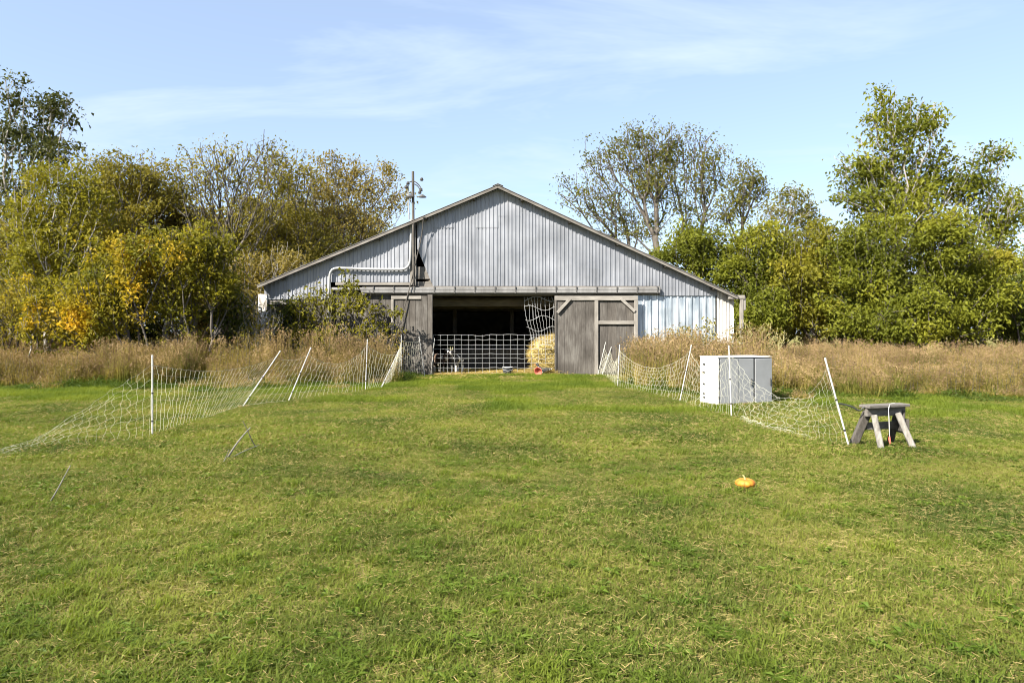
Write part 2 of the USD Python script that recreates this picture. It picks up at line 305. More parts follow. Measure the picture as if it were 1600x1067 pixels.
def zbot_front(u):
    """lower edge of the gable sheeting"""
    u = np.asarray(u, float); z = np.full_like(u, Z(447))
    z = np.where(u < U(516), Z(468), z)
    z = np.where((u >= U(516)) & (u < U(641)), Z(441), z)
    z = np.where((u >= U(652)) & (u < U(676)), Z(388) + (u - U(652)) * (Z(446) - Z(388)) / (U(676) - U(652)), z)
    z = np.where(u > U(1030), Z(462), z)
    return z
rg = np.random.default_rng(5)
top = lambda u: roofz(u) - 0.06
edges = [WL, U(447), U(482), U(516), U(548), U(580), U(612), U(640)]
edges2 = [U(652), U(676), U(708), U(743), U(778), U(813), U(848), U(866), U(907), U(942), U(977), U(1011), U(1031), U(1066), U(1100), U(1120), U(1146)]
k = 0
for E in (edges, edges2):
    for a, b in zip(E[:-1], E[1:]):
        k += 1; mid = (a + b) / 2
        zb = (lambda u: np.clip(zbot_front(np.clip(u, a + .01, b - .01)), 0, None))
        if a > U(1118): zb = lambda u: np.full_like(u, 0.1)
        yo = 0.004 * (k % 2) + rg.uniform(0, .004)
        if U(690) < mid < U(860):            # two courses, the upper one lapped over the lower
            lap = Z(334) + rg.choice([-.45, 0, 0.04])
            obj("wall_sheet", ribbed(a, b + .02, lambda u: np.full_like(u, lap), zb, y=yo, seed=k), "galvanised", barn)
            obj("wall_sheet", ribbed(a, b + .02, top, lambda u: np.full_like(u, lap - .1), y=yo + .008, seed=k + 40), "galvanised", barn)
        else:
            obj("wall_sheet", ribbed(a, b + .02, top, zb, y=yo, seed=k), "old_sheet" if a > U(1118) else "galvanised", barn,
                label="rusty peeling wall sheet reaching the ground" if a > U(1118) else None)
# wide-ribbed bluish patch of newer steel right of the door
for i, (a, b) in enumerate(zip(np.linspace(U(990), U(1118), 7)[:-1], np.linspace(U(990), U(1118), 7)[1:])):
    obj("steel_patch_sheet", ribbed(a, b, lambda u: np.full_like(u, Z(461)), lambda u: np.full_like(u, 0.05), pitch=0.27, h=0.035, y=-0.05 + .006 * (i % 2), seed=90 + i, dent=.035, rib=.16), "new_steel", barn, label="newer bluish steel sheet with wide ribs")
# left wall of weathered planks with a dark opening at the far left
for i, (a, b) in enumerate(zip(np.linspace(U(472), U(612), 15)[:-1], np.linspace(U(472), U(612), 15)[1:])):
    obj("wall_plank", bbox(a + .004, b - .004, 0.02 + rg.uniform(-.008, .008), 0.05, rg.uniform(0, .08), Z(450), .006), "grey_wood", barn)
obj("corner_post", bbox(U(404), U(418), -.06, .12, 0, Z(460), .01), "peeling_paint", barn, label="corner post with peeling white paint")
obj("wall_post", bbox(U(468), U(473), -.02, .12, 0, Z(466), .01), "grey_wood", barn)
obj("wall_girt", bbox(U(418), U(470), 0.02, .12, Z(476), Z(466), .01), "grey_wood_level", barn)
obj("sill_ledge", bbox(U(525), U(646), -.12, .0, Z(446), Z(442), .008), "pale_wood_level", barn)
# gap by the torn sheet: post and girts
obj("wall_post", bbox(U(641), U(650), -.05, .08, Z(446), Z(343), .01), "pale_wood", barn)
obj("wall_girt", bbox(U(650), U(684), .04, .11, Z(436), Z(417), .01), "grey_wood_level", barn)
obj("wall_girt", bbox(U(650), U(684), .04, .11, Z(450), Z(440), .01), "grey_wood_level", barn)
# door track
obj("header_board", bbox(U(566), U(1031), -.06, .05, Z(461), Z(447.5), .01), "grey_wood_level", barn)
obj("door_track", join([bbox(U(520), U(1031), -.17, -.06, Z(453.5), Z(449.5), .01), bbox(U(566), U(1030), -.19, -.15, Z(458), Z(453.8), .006)]), "roof_metal", barn)
for px in np.arange(585, 1030, 31.5):
    obj("track_bracket", bbox(U(px) - .025, U(px) + .025, -.205, -.06, Z(459), Z(448), .006), "dark_metal", barn)
# right sliding door
DY = -0.20
door = obj("sliding_door", join([bbox(U(866) + .02, U(995) - .02, DY + .02, DY + .04, .12, Z(465), .004)]), "grey_wood", barn, label="right sliding door with corner braces")
for i in range(4):
    w = (U(930) - U(866)) / 4; a = U(866) + i * w
    obj("plank", bbox(a + .003, a + w - .003, DY - .025 - .004 * (i % 2), DY + .018, -.02 + rg.uniform(0, .05), Z(466) - rg.uniform(0, .02), .005), "grey_wood", door)
for i in range(4):
    w = (U(992) - U(934)) / 4; a = U(934) + i * w
    obj("plank", bbox(a + .003, a + w - .003, DY - .004 * (i % 2), DY + .018, .08, Z(466), .005), "brown_wood" if i % 2 else "grey_wood", door)
obj("top_rail", bbox(U(866), U(995), DY - .075, DY - .032, Z(470), Z(463), .008), "pale_wood_level", door)
obj("stile", bbox(U(928), U(933.5), DY - .072, DY - .03, .02, Z(470.2), .008), "pale_wood", door)
obj("stile", bbox(U(989), U(995), DY - .072, DY - .01, .0, Z(470.2), .008), "pale_wood", door)
obj("stile", bbox(U(866), U(869), DY - .070, DY - .032, .0, Z(470.2), .008), "grey_wood", door)
obj("middle_rail", bbox(U(933.7), U(988.8), DY - .070, DY - .01, Z(507), Z(501.5), .008), "pale_wood_level", door)
obj("corner_brace", beam((U(870), DY - .095, Z(489)), (U(890), DY - .095, Z(467)), .036, .11, (0, 0, 1)), "pale_wood_level", door)
obj("corner_brace", beam((U(968), DY - .095, Z(467)), (U(990), DY - .095, Z(487)), .036, .11, (0, 0, 1)), "pale_wood_level", door)
# left sliding door
door = obj("sliding_door", bbox(U(613), U(677), DY + .02, DY + .04, .1, Z(463), .004), "brown_wood", barn, label="left sliding door, weathered brown and peeling")
for i in range(5):
    w = (U(660) - U(613)) / 5; a = U(613) + i * w
    obj("plank", bbox(a + .003, a + w - .003, DY - .02 - .005 * (i % 2), DY + .018, rg.uniform(0, .06), Z(464), .005), "brown_wood" if i % 2 else "grey_wood", door)
obj("top_rail", bbox(U(613), U(660), DY - .075, DY - .028, Z(468), Z(463), .008), "pale_wood_level", door)
obj("stile", bbox(U(613), U(617), DY - .072, DY - .028, .0, Z(468.2), .008), "pale_wood", door)
obj("stile", bbox(U(660.2), U(669), DY - .06, DY + .018, .0, Z(463), .008), "grey_wood", door)
obj("stile", bbox(U(669.5), U(677), DY - .085, DY + .018, .0, Z(461), .008), "brown_wood", door)
# inside: floor, walls, loft floor, beams, feed barrier
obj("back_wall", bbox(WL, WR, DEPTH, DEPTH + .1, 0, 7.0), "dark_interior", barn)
obj("side_wall", bbox(WL - .02, WL + .06, .13, DEPTH, 0, 3.3), "old_sheet", barn)
obj("side_wall", bbox(WR - .06, WR + .02, .05, DEPTH, 0, 2.95), "old_sheet", barn)
obj("inner_partition", bbox(U(700), U(866), 5.0, 5.08, 0, 1.05), "brown_wood", barn)
for i in range(5):
    obj("barrier_board", bbox(U(690), U(870), 3.3 - .02 * (i % 2), 3.34, .03 + i * .17, .19 + i * .17, .006), "brown_wood", barn)
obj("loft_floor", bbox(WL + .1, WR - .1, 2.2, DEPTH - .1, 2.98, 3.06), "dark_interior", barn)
for yy in (.9, 2.0, 5.0, 9.0):
    obj("cross_beam", bbox(U(600), U(1000), yy, yy + .15, 2.70 if yy > 1 else 3.06, 2.97 if yy > 1 else 3.22, .01), "grey_wood_level", barn)
for i in range(6):
    obj("ceiling_board", bbox(U(640), U(940), .25 + i * .29, .52 + i * .29, 3.24 - .04 * (i % 2), 3.27, .004), "pale_wood_level", barn)
for px in (690, 800, 905):
    obj("inner_post", bbox(U(px) - .09, U(px) + .09, 6.0, 6.18, 0, 2.97, .01), "brown_wood", barn)
# roof
for side, tip in ((0, LTIP), (1, RTIP)):
    n = 40; us = np.linspace(RIDGE[0], tip[0], 2); nrib = int(20 / .18)
    yy = -OV + np.arange(nrib * 2 + 1) * .09; hh = .02 * (np.arange(nrib * 2 + 1) % 2)
    v = []
    for u in us:
        for y_, h_ in zip(yy, hh): v.append((u, y_, float(roofz(u)) + .03 + h_))
    v = np.array(v); m = len(yy); o = np.arange(m - 1); f = np.stack([o, o + 1, o + m + 1, o + m], 1)
    w = v.copy(); w[:, 2] -= .012
    e = np.array([[0, m, m + 2 * m, 2 * m], [m - 1, 2 * m - 1, 4 * m - 1, 3 * m - 1]]); 
    e2 = np.stack([o + m, o + 1 + m, o + 1 + 3 * m, o + 3 * m], 1)
    obj("roof_slope", (np.vstack([v, w]), np.vstack([f, f[:, ::-1] + 2 * m, e, e2])), "roof_metal", barn)
    d = np.array([tip[0] - RIDGE[0], tip[1] - RIDGE[1]]); d /= np.linalg.norm(d)
    a = np.array([RIDGE[0], -OV + .03, RIDGE[1] - .06]); b = np.array([tip[0], -OV + .03, tip[1] - .06])
    obj("verge_board", beam(a, b, .035, .085, (0, 0, 1)), "grey_wood_level", barn)
    for q in (0.1, 0.3, 0.5, .7, .9):
        c = a + (b - a) * q
        obj("purlin", bbox(c[0] - .04, c[0] + .04, -OV + .05, 4.0, c[2] - .09, c[2] + .02, .006), "grey_wood", barn)
rc = [beam((RIDGE[0] + sx * .1, -OV - .015, RIDGE[1] + .025), (RIDGE[0] + sx * .1, DEPTH, RIDGE[1] + .025), .22, .012, (sx * .42, 0, 1)) for sx in (-1, 1)]
obj("ridge_cap", join(rc), "roof_metal", barn)
obj("eave_block", bbox(U(1135), U(1160), -.3, -.1, Z(468), Z(462), .01), "pale_wood_level", barn)
obj("eave_post", bbox(U(1153), U(1158), -.28, -.16, 0, Z(466), .01), "pale_wood", barn)
obj("eave_bracket", bbox(U(1158.3), U(1162), -.26, -.16, Z(485), Z(464), .01), "pale_wood", barn)
# service mast, conduit, loose cable
def W(px, py, y=-.12): return (U(px), y, Z(py))
obj("conduit", tube(spline([W(643.5, 345), W(643, 375), W(642, 400), W(641, 411), W(636, 419), W(628, 421.5), W(600, 421.5), W(560, 420.5), W(530, 419.5), W(522, 421), W(517, 428), W(516, 440), W(515, 462), W(515, 520)], 60), .05, 10), "conduit_grey", barn, smooth=True)
mast = obj("service_mast", tube([W(647.5, 447, -.16), W(647.5, 272, -.40)], .05, 10), "grey_wood", barn, smooth=True, label="service mast rising through the eave")
obj("cross_arm", tube(spline([W(637, 295, -.4), W(641, 289, -.4), W(648, 287, -.4), W(655, 291, -.4), W(660, 298, -.4)], 14), .022, 6), "dark_metal", mast)
obj("cross_arm", tube(spline([W(649, 291, -.4), W(656, 296, -.4), W(659, 304, -.4)], 10), .02, 6), "dark_metal", mast)
for px, py in ((637, 296), (640, 290), (660, 300), (658, 304), (661, 284)):
    c = np.array(W(px, py, -.4))
    obj("insulator", (lathe([(0, -.07), (.05, -.06), (.075, -.02), (.05, .0), (.06, .03), (.03, .06), (0, .07)], 10)[0] + c, lathe([(0, -.07), (.05, -.06), (.075, -.02), (.05, .0), (.06, .03), (.03, .06), (0, .07)], 10)[1]), "dark_metal", mast)
for px in (643, 662):
    c = np.array(W(px, 310, -.4)); v, f = lathe([(0, .07), (.04, .06), (.15, -.02), (.16, -.04), (0, -.03)], 12)
    obj("lamp_hood", (v + c, f), "dark_metal", mast)
obj("mast_pipe", tube(spline([W(640, 293, -.36), W(640.5, 320, -.36), W(641, 345, -.3)], 8), .025, 6), "conduit_grey", mast)
obj("loose_cable", tube(spline([W(664, 340, -.40), W(659, 375, -.22), W(652, 405, -.22), W(644, 440, -.22), W(638, 465, -.3), W(630, 495, -.33), W(620, 525, -.4), W(606, 565, -.6)], 40), .02, 5), "grey_wood", barn)
obj("loose_cable", tube(spline([W(652, 348, -.19), W(648, 392, -.2), W(652, 425, -.2), W(645, 446, -.2)], 24), .018, 5), "black_rubber", barn)

# ------------------------------------------------------------------ things at the barn door
def wires(name, parent, A, B, r, mat_="wire", n=2):
    obj(name, tube(poly([A, B], n), r, 5), mat_, parent)
gate = thing("wire_gate_panel", "welded wire livestock panel standing across the open barn doorway", "gate", (0, BY - .12, 0))
gx = np.linspace(U(678), U(852), 17); gz = np.r_[.06, .26, .44, .62, .80, .98, 1.14, 1.34, 1.53]
for i, x in enumerate(gx):
    p = poly([(x, 0, gz[0]), (x, 0, gz[-1])], 7); p[1:-1, 0] += rg.normal(0, .006, 5); obj("upright_wire", tube(p, .0052, 5), "wire", gate)
for z in gz:
    p = poly([(gx[0], .012, z), (gx[-1] + .3, .012, z)], 20); p[:, 2] += rg.normal(0, .005, 20)
    if z > 1.5: p[7:9, 2] -= .05
    obj("level_wire", tube(p, .0052, 5), "wire", gate)
hang = thing("hanging_wire_mesh", "loose sheet of wire mesh hanging from the top of the doorway", "wire mesh", (0, BY + .1, 0))
for i, px in enumerate(np.linspace(819, 868, 10)):
    q = (px - 819) / 49
    p = spline([(U(px), 0, Z(464)), (U(px + 1 + 2 * math.sin(i)), .05, Z(480)), (U(px + 4 - 3 * q), 0, Z(500)), (U(px + 10 - 9 * q), .05, Z(521)), (U(px + 12 - 11 * q), 0, Z(541 - 6 * q))], 12)
    obj("upright_wire", tube(p, .0065, 5), "wire", hang)
for z_, sx in ((464, 0), (478, 0), (494, 2), (511, 4), (528, 8), (538, 9)):
    p = np.array([(U(819 + sx + (868 - 819 - sx) * t), -.01, Z(z_ - 4 * math.sin(t * 6.5 + z_) + 3)) for t in np.linspace(0, 1, 16)])
    obj("level_wire", tube(p, .0075, 5), "wire", hang)

def straw_bits(n, rng, pos, ln=(.08, .3), w=.006, flat=.25, up=None):
    """thin blades of straw centred at pos"""
    n = len(pos); a = rng.uniform(0, 2 * np.pi, n); d = np.stack([np.cos(a), np.sin(a), rng.normal(0, flat, n)], 1); d /= np.linalg.norm(d, axis=1, keepdims=True)
    s = np.cross(d, rng.normal(size=(n, 3))); s /= np.linalg.norm(s, axis=1, keepdims=True)
    l = rng.uniform(*ln, n)[:, None] / 2; ww = rng.uniform(.6, 1.3, n)[:, None] * w
    v = np.stack([pos - d * l - s * ww, pos - d * l + s * ww, pos + d * l + s * ww * .4, pos + d * l - s * ww * .4], 1).reshape(-1, 3)
    o = np.arange(n)[:, None] * 4
    return v, np.vstack([o + [0, 1, 2], o + [0, 2, 3]])

rg = np.random.default_rng(8)
bale = thing("hay_bale", "big golden round hay bale slumping behind the right barn door", "hay bale", (U(868), BY + .95, 0))
sph = trimesh.creation.icosphere(4, 1.0); v = np.array(sph.vertices)
v *= [.98, .62, .78]; v *= (1 + (meshkit.fbm(v * 3, 3, 4)[:, None] - .5) * .25); v[:, 2] += .72
v = v[:, :]; v[:, 2] = np.maximum(v[:, 2], 0)
obj("bale_core", (v, np.array(sph.faces)), "hay", bale, smooth=True)
pp = v[rg.integers(0, len(v), 7000)] * (1 + rg.normal(0, .02, (7000, 1))); pp[:, 2] += rg.normal(0, .03, 7000)
obj("straw", straw_bits(0, rg, pp, (.08, .35), .007, .6), "straw", bale, kind="stuff")
pos = np.stack([rg.normal(U(838), .55, 5000), BY + .15 + rg.normal(.15, .4, 5000), np.zeros(5000)], 1)
pos[:, 2] = np.abs(rg.normal(0, .06, 5000)) + np.clip(.38 - np.abs(pos[:, 0] - U(848)) * .55, 0, .4) * rg.uniform(0, 1, 5000)
pos2 = np.stack([rg.uniform(U(682), U(872), 7000), BY + rg.normal(-.1, .28, 7000), np.abs(rg.normal(0, .025, 7000)) + .01], 1)
pos3 = np.stack([rg.normal(.2, 1.6, 1400), BY - 1.2 + rg.normal(-.9, .7, 1400), np.full(1400, .045)], 1)
pos4 = np.stack([rg.uniform(U(690), U(866), 5000), BY + rg.uniform(.1, 3.2, 5000), np.abs(rg.normal(0, .02, 5000)) + .02], 1)
s_ = obj("loose_straw", straw_bits(0, rg, np.vstack([pos, pos2, pos3, pos4]), (.07, .3), .006, .25), "straw")
tag(s_, "loose yellow straw strewn across the barn doorway and spilling onto the grass", "straw", None, "stuff")
fl = bbox(U(680), U(870), BY - .15, BY + 12.0, -.02, .03, .01); tag(obj("barn_floor", fl, "hay"), "straw covered floor inside the barn doorway", None, None, "structure")

bk = thing("bucket", "low dark grey feed bucket with white rim in the straw", "bucket", (U(793.5), BY - .3, .03))
obj("tub", lathe([(0, 0), (.165, 0), (.17, .01), (.20, .25), (.19, .25), (.16, .02), (0, .02)], 28), "bucket_grey", bk, smooth=40)
obj("rim", lathe([(.185, .25), (.205, .25), (.212, .258), (.207, .27), (.19, .27), (.185, .26), (.185, .25)], 28), "white_plastic", bk, smooth=40)
obj("handle", tube(spline([(-.2, 0, .24), (-.17, -.15, .18), (0, -.235, .14), (.17, -.15, .18), (.2, 0, .24)], 14), .006, 5), "wire", bk)
pan = thing("feed_pan", "faded red plastic feed pan tipped on the grass beside the duck", "feed pan", (1.0, 25.0, .16), -0.5)
v, f = lathe([(0, 0), (.12, 0), (.13, .01), (.17, .12), (.185, .125), (.185, .11), (.14, .0), (.12, -.012), (0, -.012)], 24)
R = trimesh.transformations.rotation_matrix(math.radians(104), [1, 0, 0])[:3, :3] * .8
obj("pan_bowl", (v @ R.T + [0, 0, .06], f), "red_plastic", pan, smooth=40)
obj("pan_rim", (lathe([(.172, .112), (.195, .112), (.198, .125), (.19, .135), (.172, .13), (.172, .112)], 24)[0] @ R.T + [0, 0, .06], lathe([(.172, .112), (.195, .112), (.198, .125), (.19, .135), (.172, .13), (.172, .112)], 24)[1]), "red_plastic", pan, smooth=40)

# ------------------------------------------------------------------ animals
import manifold3d as m3
def body(chains, edge=.03, it=6):
    """one continuous body: hulls of spheres along chains of (x, y, z, r)"""
    tot = None
    for c in chains:
        for a, b in zip(c[:-1], c[1:]):
            h = m3.Manifold.batch_hull([m3.Manifold.sphere(a[3], 14).translate(list(a[:3])), m3.Manifold.sphere(b[3], 14).translate(list(b[:3]))])
            tot = h if tot is None else tot + h
    tot = tot.refine_to_length(edge); mm = tot.to_mesh()
    t = trimesh.Trimesh(np.array(mm.vert_properties[:, :3], float), np.array(mm.tri_verts), process=True)
    trimesh.smoothing.filter_taubin(t, iterations=it)
    return np.array(t.vertices), np.array(t.faces)

def pied(name, dark, light, lowz, scale, seed, thr=.5, headx=None):
    """dark coat with white patches and pale lower legs, in the animal's own frame"""
    mat(name, {"tc": ("texture_coordinate", {}), "mp": ("mapping", {"location": (seed, seed * .7, 0)}), "n": ("noise_texture", {"scale": scale, "detail": 2.0}), "s": ("separate_xyz", {}),
               "lo": ("math", {"math_type": "less_than", "value2": lowz}), "pt": ("math", {"math_type": "greater_than", "value2": thr}), "mx": ("math", {"math_type": "maximum"}),
               "c": ("mix_color", {"a": dark, "b": light}), "p": ("principled_bsdf", {"roughness": .8})},
        [("tc.object", "mp.vector"), ("tc.object", "s.vector"), ("mp.vector", "n.vector"), ("s.z", "lo.value1"), ("n.fac", "pt.value1"), ("lo.value", "mx.value1"), ("pt.value", "mx.value2"), ("mx.value", "c.fac"), ("c.result", "p.base_color")])
pied("goat_coat", (.02, .018, .016), (.72, .69, .63), .30, 5.0, 1.3, .60)
pied("goat_coat_brown", (.06, .035, .02), (.66, .58, .46), .24, 4.0, 4.1, .62)
pied("duck_feathers", (.02, .02, .02), (.75, .73, .69), -.1, 9.0, 2.2, .63)
mat("face_white", {"p": ("principled_bsdf", {"base_color": (.75, .72, .66), "roughness": .8})}, [])
mat("eye_dark", {"p": ("principled_bsdf", {"base_color": (.01, .01, .01), "roughness": .15})}, [])
mat("bill_orange", {"p": ("principled_bsdf", {"base_color": (.45, .16, .05), "roughness": .45})}, [])
def goat(label, loc, rot, s, coat, turn):
    g = thing("goat", label, "goat", loc, rot, "goats behind the wire panel")
    c, t = math.cos(turn), math.sin(turn)
    hx, hy, hz = .50, 0.0, .86                     # skull; the goat faces +x and may turn its head
    def hd(x, y, z): return (hx + x * c - y * t, hy + x * t + y * c, hz + z)
    ch = [[(-.34, 0, .58, .15), (-.12, 0, .57, .175), (.12, 0, .56, .165), (.28, 0, .58, .14)],
          [(.26, 0, .62, .12), (.40, 0, .74, .085), (hx - .02, hy, hz - .01, .075)],
          [hd(0, 0, 0) + (.075,), hd(.12, 0, -.05) + (.052,), hd(.20, 0, -.085) + (.036,)],
          [hd(-.03, .05, .03) + (.022,), hd(-.04, .15, .0) + (.026,), hd(-.05, .19, -.03) + (.010,)],
          [hd(-.03, -.05, .03) + (.022,), hd(-.04, -.15, .0) + (.026,), hd(-.05, -.19, -.03) + (.010,)],
          [(-.47, 0, .66, .03), (-.56, 0, .72, .028), (-.60, 0, .78, .012)], [(-.36, 0, .62, .12), (-.47, 0, .66, .03)]]
    for sy in (-1, 1):
        ch.append([(.24, sy * .08, .52, .085), (.25, sy * .095, .36, .045), (.26, sy * .095, .29, .036), (.25, sy * .095, .10, .026), (.255, sy * .095, .06, .030), (.275, sy * .095, .025, .030)])
        ch.append([(-.32, sy * .08, .54, .11), (-.26, sy * .10, .42, .070), (-.40, sy * .10, .27, .038), (-.385, sy * .10, .11, .027), (-.385, sy * .10, .06, .030), (-.365, sy * .10, .025, .030)])
    v, f = body(ch, .035)
    obj("goat_body", (v * s, f), coat, g, smooth=True)
    for sy in (-1, 1):
        e = trimesh.creation.icosphere(2, .014); e.apply_translation(hd(.045, sy * .063, .015)); obj("eye", (e.vertices * s, e.faces), "eye_dark", g, smooth=True)
        p = spline([hd(-.02, sy * .03, .06), hd(-.07, sy * .045, .14), hd(-.13, sy * .06, .19)], 8); obj("horn", tube(p * s, np.linspace(.018, .005, 8) * s, 6), "stem_tan", g, smooth=True)
goat("black goat with white face and white legs looking out through the wire", (U(703) + .2, BY + .62, .03), -1.9, .98, "goat_coat", .35)
goat("brown goat with pale legs half hidden beside the left door edge", (U(686), BY + 1.1, .03), -0.9, 1.0, "goat_coat_brown", -.7)

dk = thing("duck", "black and white duck sitting in the straw beside the red pan", "duck", (U(848), BY - .38, .04), 2.9)
ch = [[(-.20, 0, .15, .07), (-.05, 0, .14, .115), (.10, 0, .15, .10)], [(-.20, 0, .16, .06), (-.34, 0, .19, .022)],
      [(.11, 0, .19, .075), (.19, 0, .29, .042), (.22, 0, .36, .045)], [(.22, 0, .365, .047), (.26, 0, .36, .036)],
      [(.0, .05, .06, .025), (.02, .05, .012, .018)], [(.0, -.05, .06, .025), (.02, -.05, .012, .018)]]
v, f = body(ch, .025); obj("duck_body", (v, f), "duck_feathers", dk, smooth=True)
for sy in (-1, 1):
    w = trimesh.creation.icosphere(3, 1.0); w.apply_scale([.19, .025, .075]); w.apply_translation([-.08, sy * .10, .175]); obj("wing", w, "duck_feathers", dk, smooth=True)
    e = trimesh.creation.icosphere(2, .008); e.apply_translation([.245, sy * .038, .378]); obj("eye", e, "eye_dark", dk, smooth=True)
b_ = trimesh.creation.icosphere(3, 1.0); b_.apply_scale([.055, .026, .014]); b_.apply_translation([.31, 0, .348]); obj("bill", b_, "bill_orange", dk, smooth=True)

# ------------------------------------------------------------------ electric netting: posts and nets
def post(label, base, topp, group=None):
    base, topp = np.array(base, float), np.array(topp, float)
    base[2] = zt(base[0], base[1])
    p = thing("fence_post", label, "fence post", base, 0, group)
    t = topp - base; d = t / np.linalg.norm(t)
    obj("shaft", tube(poly([-d * .12, t], 6), [.0125, .0125, .0122, .0120, .0118, .0115], 8), "white_plastic", p, smooth=40)
    obj("cap", tube([t - d * .01, t + d * .03, t + d * .035], [.0145, .0145, .007], 8), "white_plastic", p, smooth=40)
    obj("ground_spike", tube([-d * .10, d * .06], .008, 6), "dark_metal", p)
    for q in (.2, .55, .9):
        obj("clip", tube([t * q - d * .012, t * q + d * .012], .017, 8), "black_rubber" if q < .9 else "conduit_grey", p)
    return p
def gp(px, py): return gpix(px, py)
LP = [(238, 682, 238, 558, 0, "upright white fence post standing alone on the lawn, nearest of the left fence"),
      (378, 635, 437, 550, 0, "white fence post leaning steeply right, second in the left fence line"),
      (450, 628, 485, 545, 0, "white fence post leaning right before the tan grass, third of the left fence"),
      (571, 612, 574, 532, 0, "upright white fence post in the middle of the orange tan grass"),
      (595, 608, 623, 548, 0, "short white fence post leaning right toward the left barn door"),
      (627, 590, 627, 525, 0, "upright white fence post by the left barn door planks"),
      (664, 588, 655, 527, 0, "white fence post leaning left before the left sliding door"),
      (673, 586, 679, 530, 0, "white fence post against the left jamb of the doorway")]
RP = [(934, 586, 946, 536, 0, "white fence post leaning on the right half of the right sliding door"),
      (940, 587, 955, 543, 0, "tilted short white fence post just right of the one by the sliding door"),
      (965, 605, 968, 540, 0, "upright white fence post at the edge of the tall grass by the right door"),
      (1062, 628, 1080, 541, 0, "white fence post leaning right, just left of the metal cabinet"),
      (1143, 653, 1139, 543, 0, "upright white fence post in front of the metal cabinet"),
      (1327, 703, 1290, 563, 0, "thick white fence post leaning left beside the sawhorse")]
def posts(lst, group):
    out = []
    for bx, by_, tx, ty, dd, lab in lst:
        b = gp(bx, by_); t = at(tx, ty, b[1] + dd); post(lab, b, t, group); out.append((b, t))
    return out
lp = posts(LP, "posts of the left netting fence"); rp = posts(RP, "posts of the right netting fence")

def net(label, topl, botl, nh, step, seed, r=.0024, sag=0.0, wob=.03, top_extra=0, clamp=.012):
    """netting between an upper and a lower line, each a list of points"""
    rng = np.random.default_rng(seed)
    T, B = np.array(topl, float), np.array(botl, float)
    ln = np.linalg.norm(np.diff(T, axis=0), axis=1).sum(); nv = max(4, int(ln / step)); ns = nv * 2 + 1
    T, B = spline(T, ns), spline(B, ns); s = np.linspace(0, 1, ns)
    lv = np.linspace(0, 1, nh) ** 0.85; sub = 4; tt = np.interp(np.linspace(0, nh - 1, (nh - 1) * sub + 1), np.arange(nh), lv)
    P = B[None] + (T - B)[None] * tt[:, None, None]
    P[..., 2] -= (4 * s * (1 - s))[None] * sag * tt[:, None]
    # knots wander together, strands bow between them
    w = rng.normal(0, wob, (nh, ns, 3)) * [1, 1, .6]; w[:, 0] *= .1; w[:, -1] *= .1
    for _ in range(1): w[:, 1:-1] = (w[:, :-2] + 2 * w[:, 1:-1] + w[:, 2:]) / 4
    W_ = np.stack([[np.interp(np.linspace(0, nh - 1, len(tt)), np.arange(nh), w[:, i, k]) for i in range(ns)] for k in range(3)], -1).transpose(1, 0, 2)
    bow = np.sin(np.linspace(0, (nh - 1) * np.pi, len(tt)))[:, None, None] * rng.normal(0, wob * .8, (1, ns, 3)) * [1, .6, 0]
    P = P + W_ + bow * np.minimum(1, np.minimum(s, 1 - s) * 12)[None, :, None]
    gz = zt(P[..., 0], P[..., 1]) + clamp; low = P[..., 2] < gz; P[..., 2] = np.where(low, gz + rng.uniform(0, .025, P.shape[:2]), P[..., 2])
    o = P[0, 0].copy(); o[2] = 0
    t = thing("fence_netting", label, "netting", o, 0)
    P = P - o
    for a in range(nh):
        obj("line_twine", tube(P[a * sub], r * (1.3 if a in (0, nh - 1) else 0.7), 4), "twine", t)
    A, Bq = P[:-1, ::2], P[1:, ::2]
    obj("stay_twines", frusta(A.reshape(-1, 3), Bq.reshape(-1, 3), r, r, 3), "twine", t, kind="stuff")
up = lambda b, t, q: b + (t - b) * q
def span(label, a, b, seed, sag=.12, nh=8, step=.20, r=.0035, wob=.03, q=.9):
    (ab, at_), (bb, bt) = a, b
    n = 5; T = [up(ab, at_, q) + (up(bb, bt, q) - up(ab, at_, q)) * i / n for i in range(n + 1)]; B = [ab + (bb - ab) * i / n + [0, 0, .03] for i in range(n + 1)]
    net(label, T, B, nh, step, seed, r, sag, wob)
net("collapsed white netting sloping from the nearest left post down to a heap on the lawn",
    [(-5.53, 10.5, 1.12), (-6.05, 10.25, .70), (-6.5, 9.95, .32), (-6.80, 9.75, .09), (-6.78, 9.2, .07), (-6.65, 8.5, .06), (-7.2, 7.8, .05)],
    [(-5.50, 10.35, .03), (-5.75, 10.0, .02), (-6.1, 9.75, .02), (-6.42, 9.45, .02), (-6.5, 9.0, .02), (-6.45, 8.35, .02), (-7.05, 7.6, .02)], 9, .12, 1, .0012, 0, .022)
span("white netting between the lone left post and the steeply leaning post", lp[0], lp[1], 2, .18, 8, .13, 0.0017, 0.011)
span("white netting between the two leaning posts in front of the tan grass", lp[1], lp[2], 3, .10, 8, .13, 0.0019, 0.011)
span("slack white netting in front of the orange tan grass left of the barn door", lp[2], lp[3], 4, .35, 8, .14, 0.0022, 0.017)
span("crumpled netting between the upright post and the short leaning post", lp[3], lp[4], 5, .1, 7, .12, 0.0024, 0.017)
span("netting running back from the short leaning post toward the left barn door", lp[4], lp[5], 6, .1, 8, .2, 0.0025, 0.011)
span("netting hanging in front of the left sliding door", lp[5], lp[6], 7, .05, 8, .09, 0.0026, 0.008)
span("crumpled white netting hung between two posts against the right sliding door", rp[0], rp[1], 8, .25, 6, .06, 0.0032, 0.022)
span("netting between the sliding door and the edge of the tall grass", rp[1], rp[2], 9, .4, 7, .2, 0.0025, 0.017)
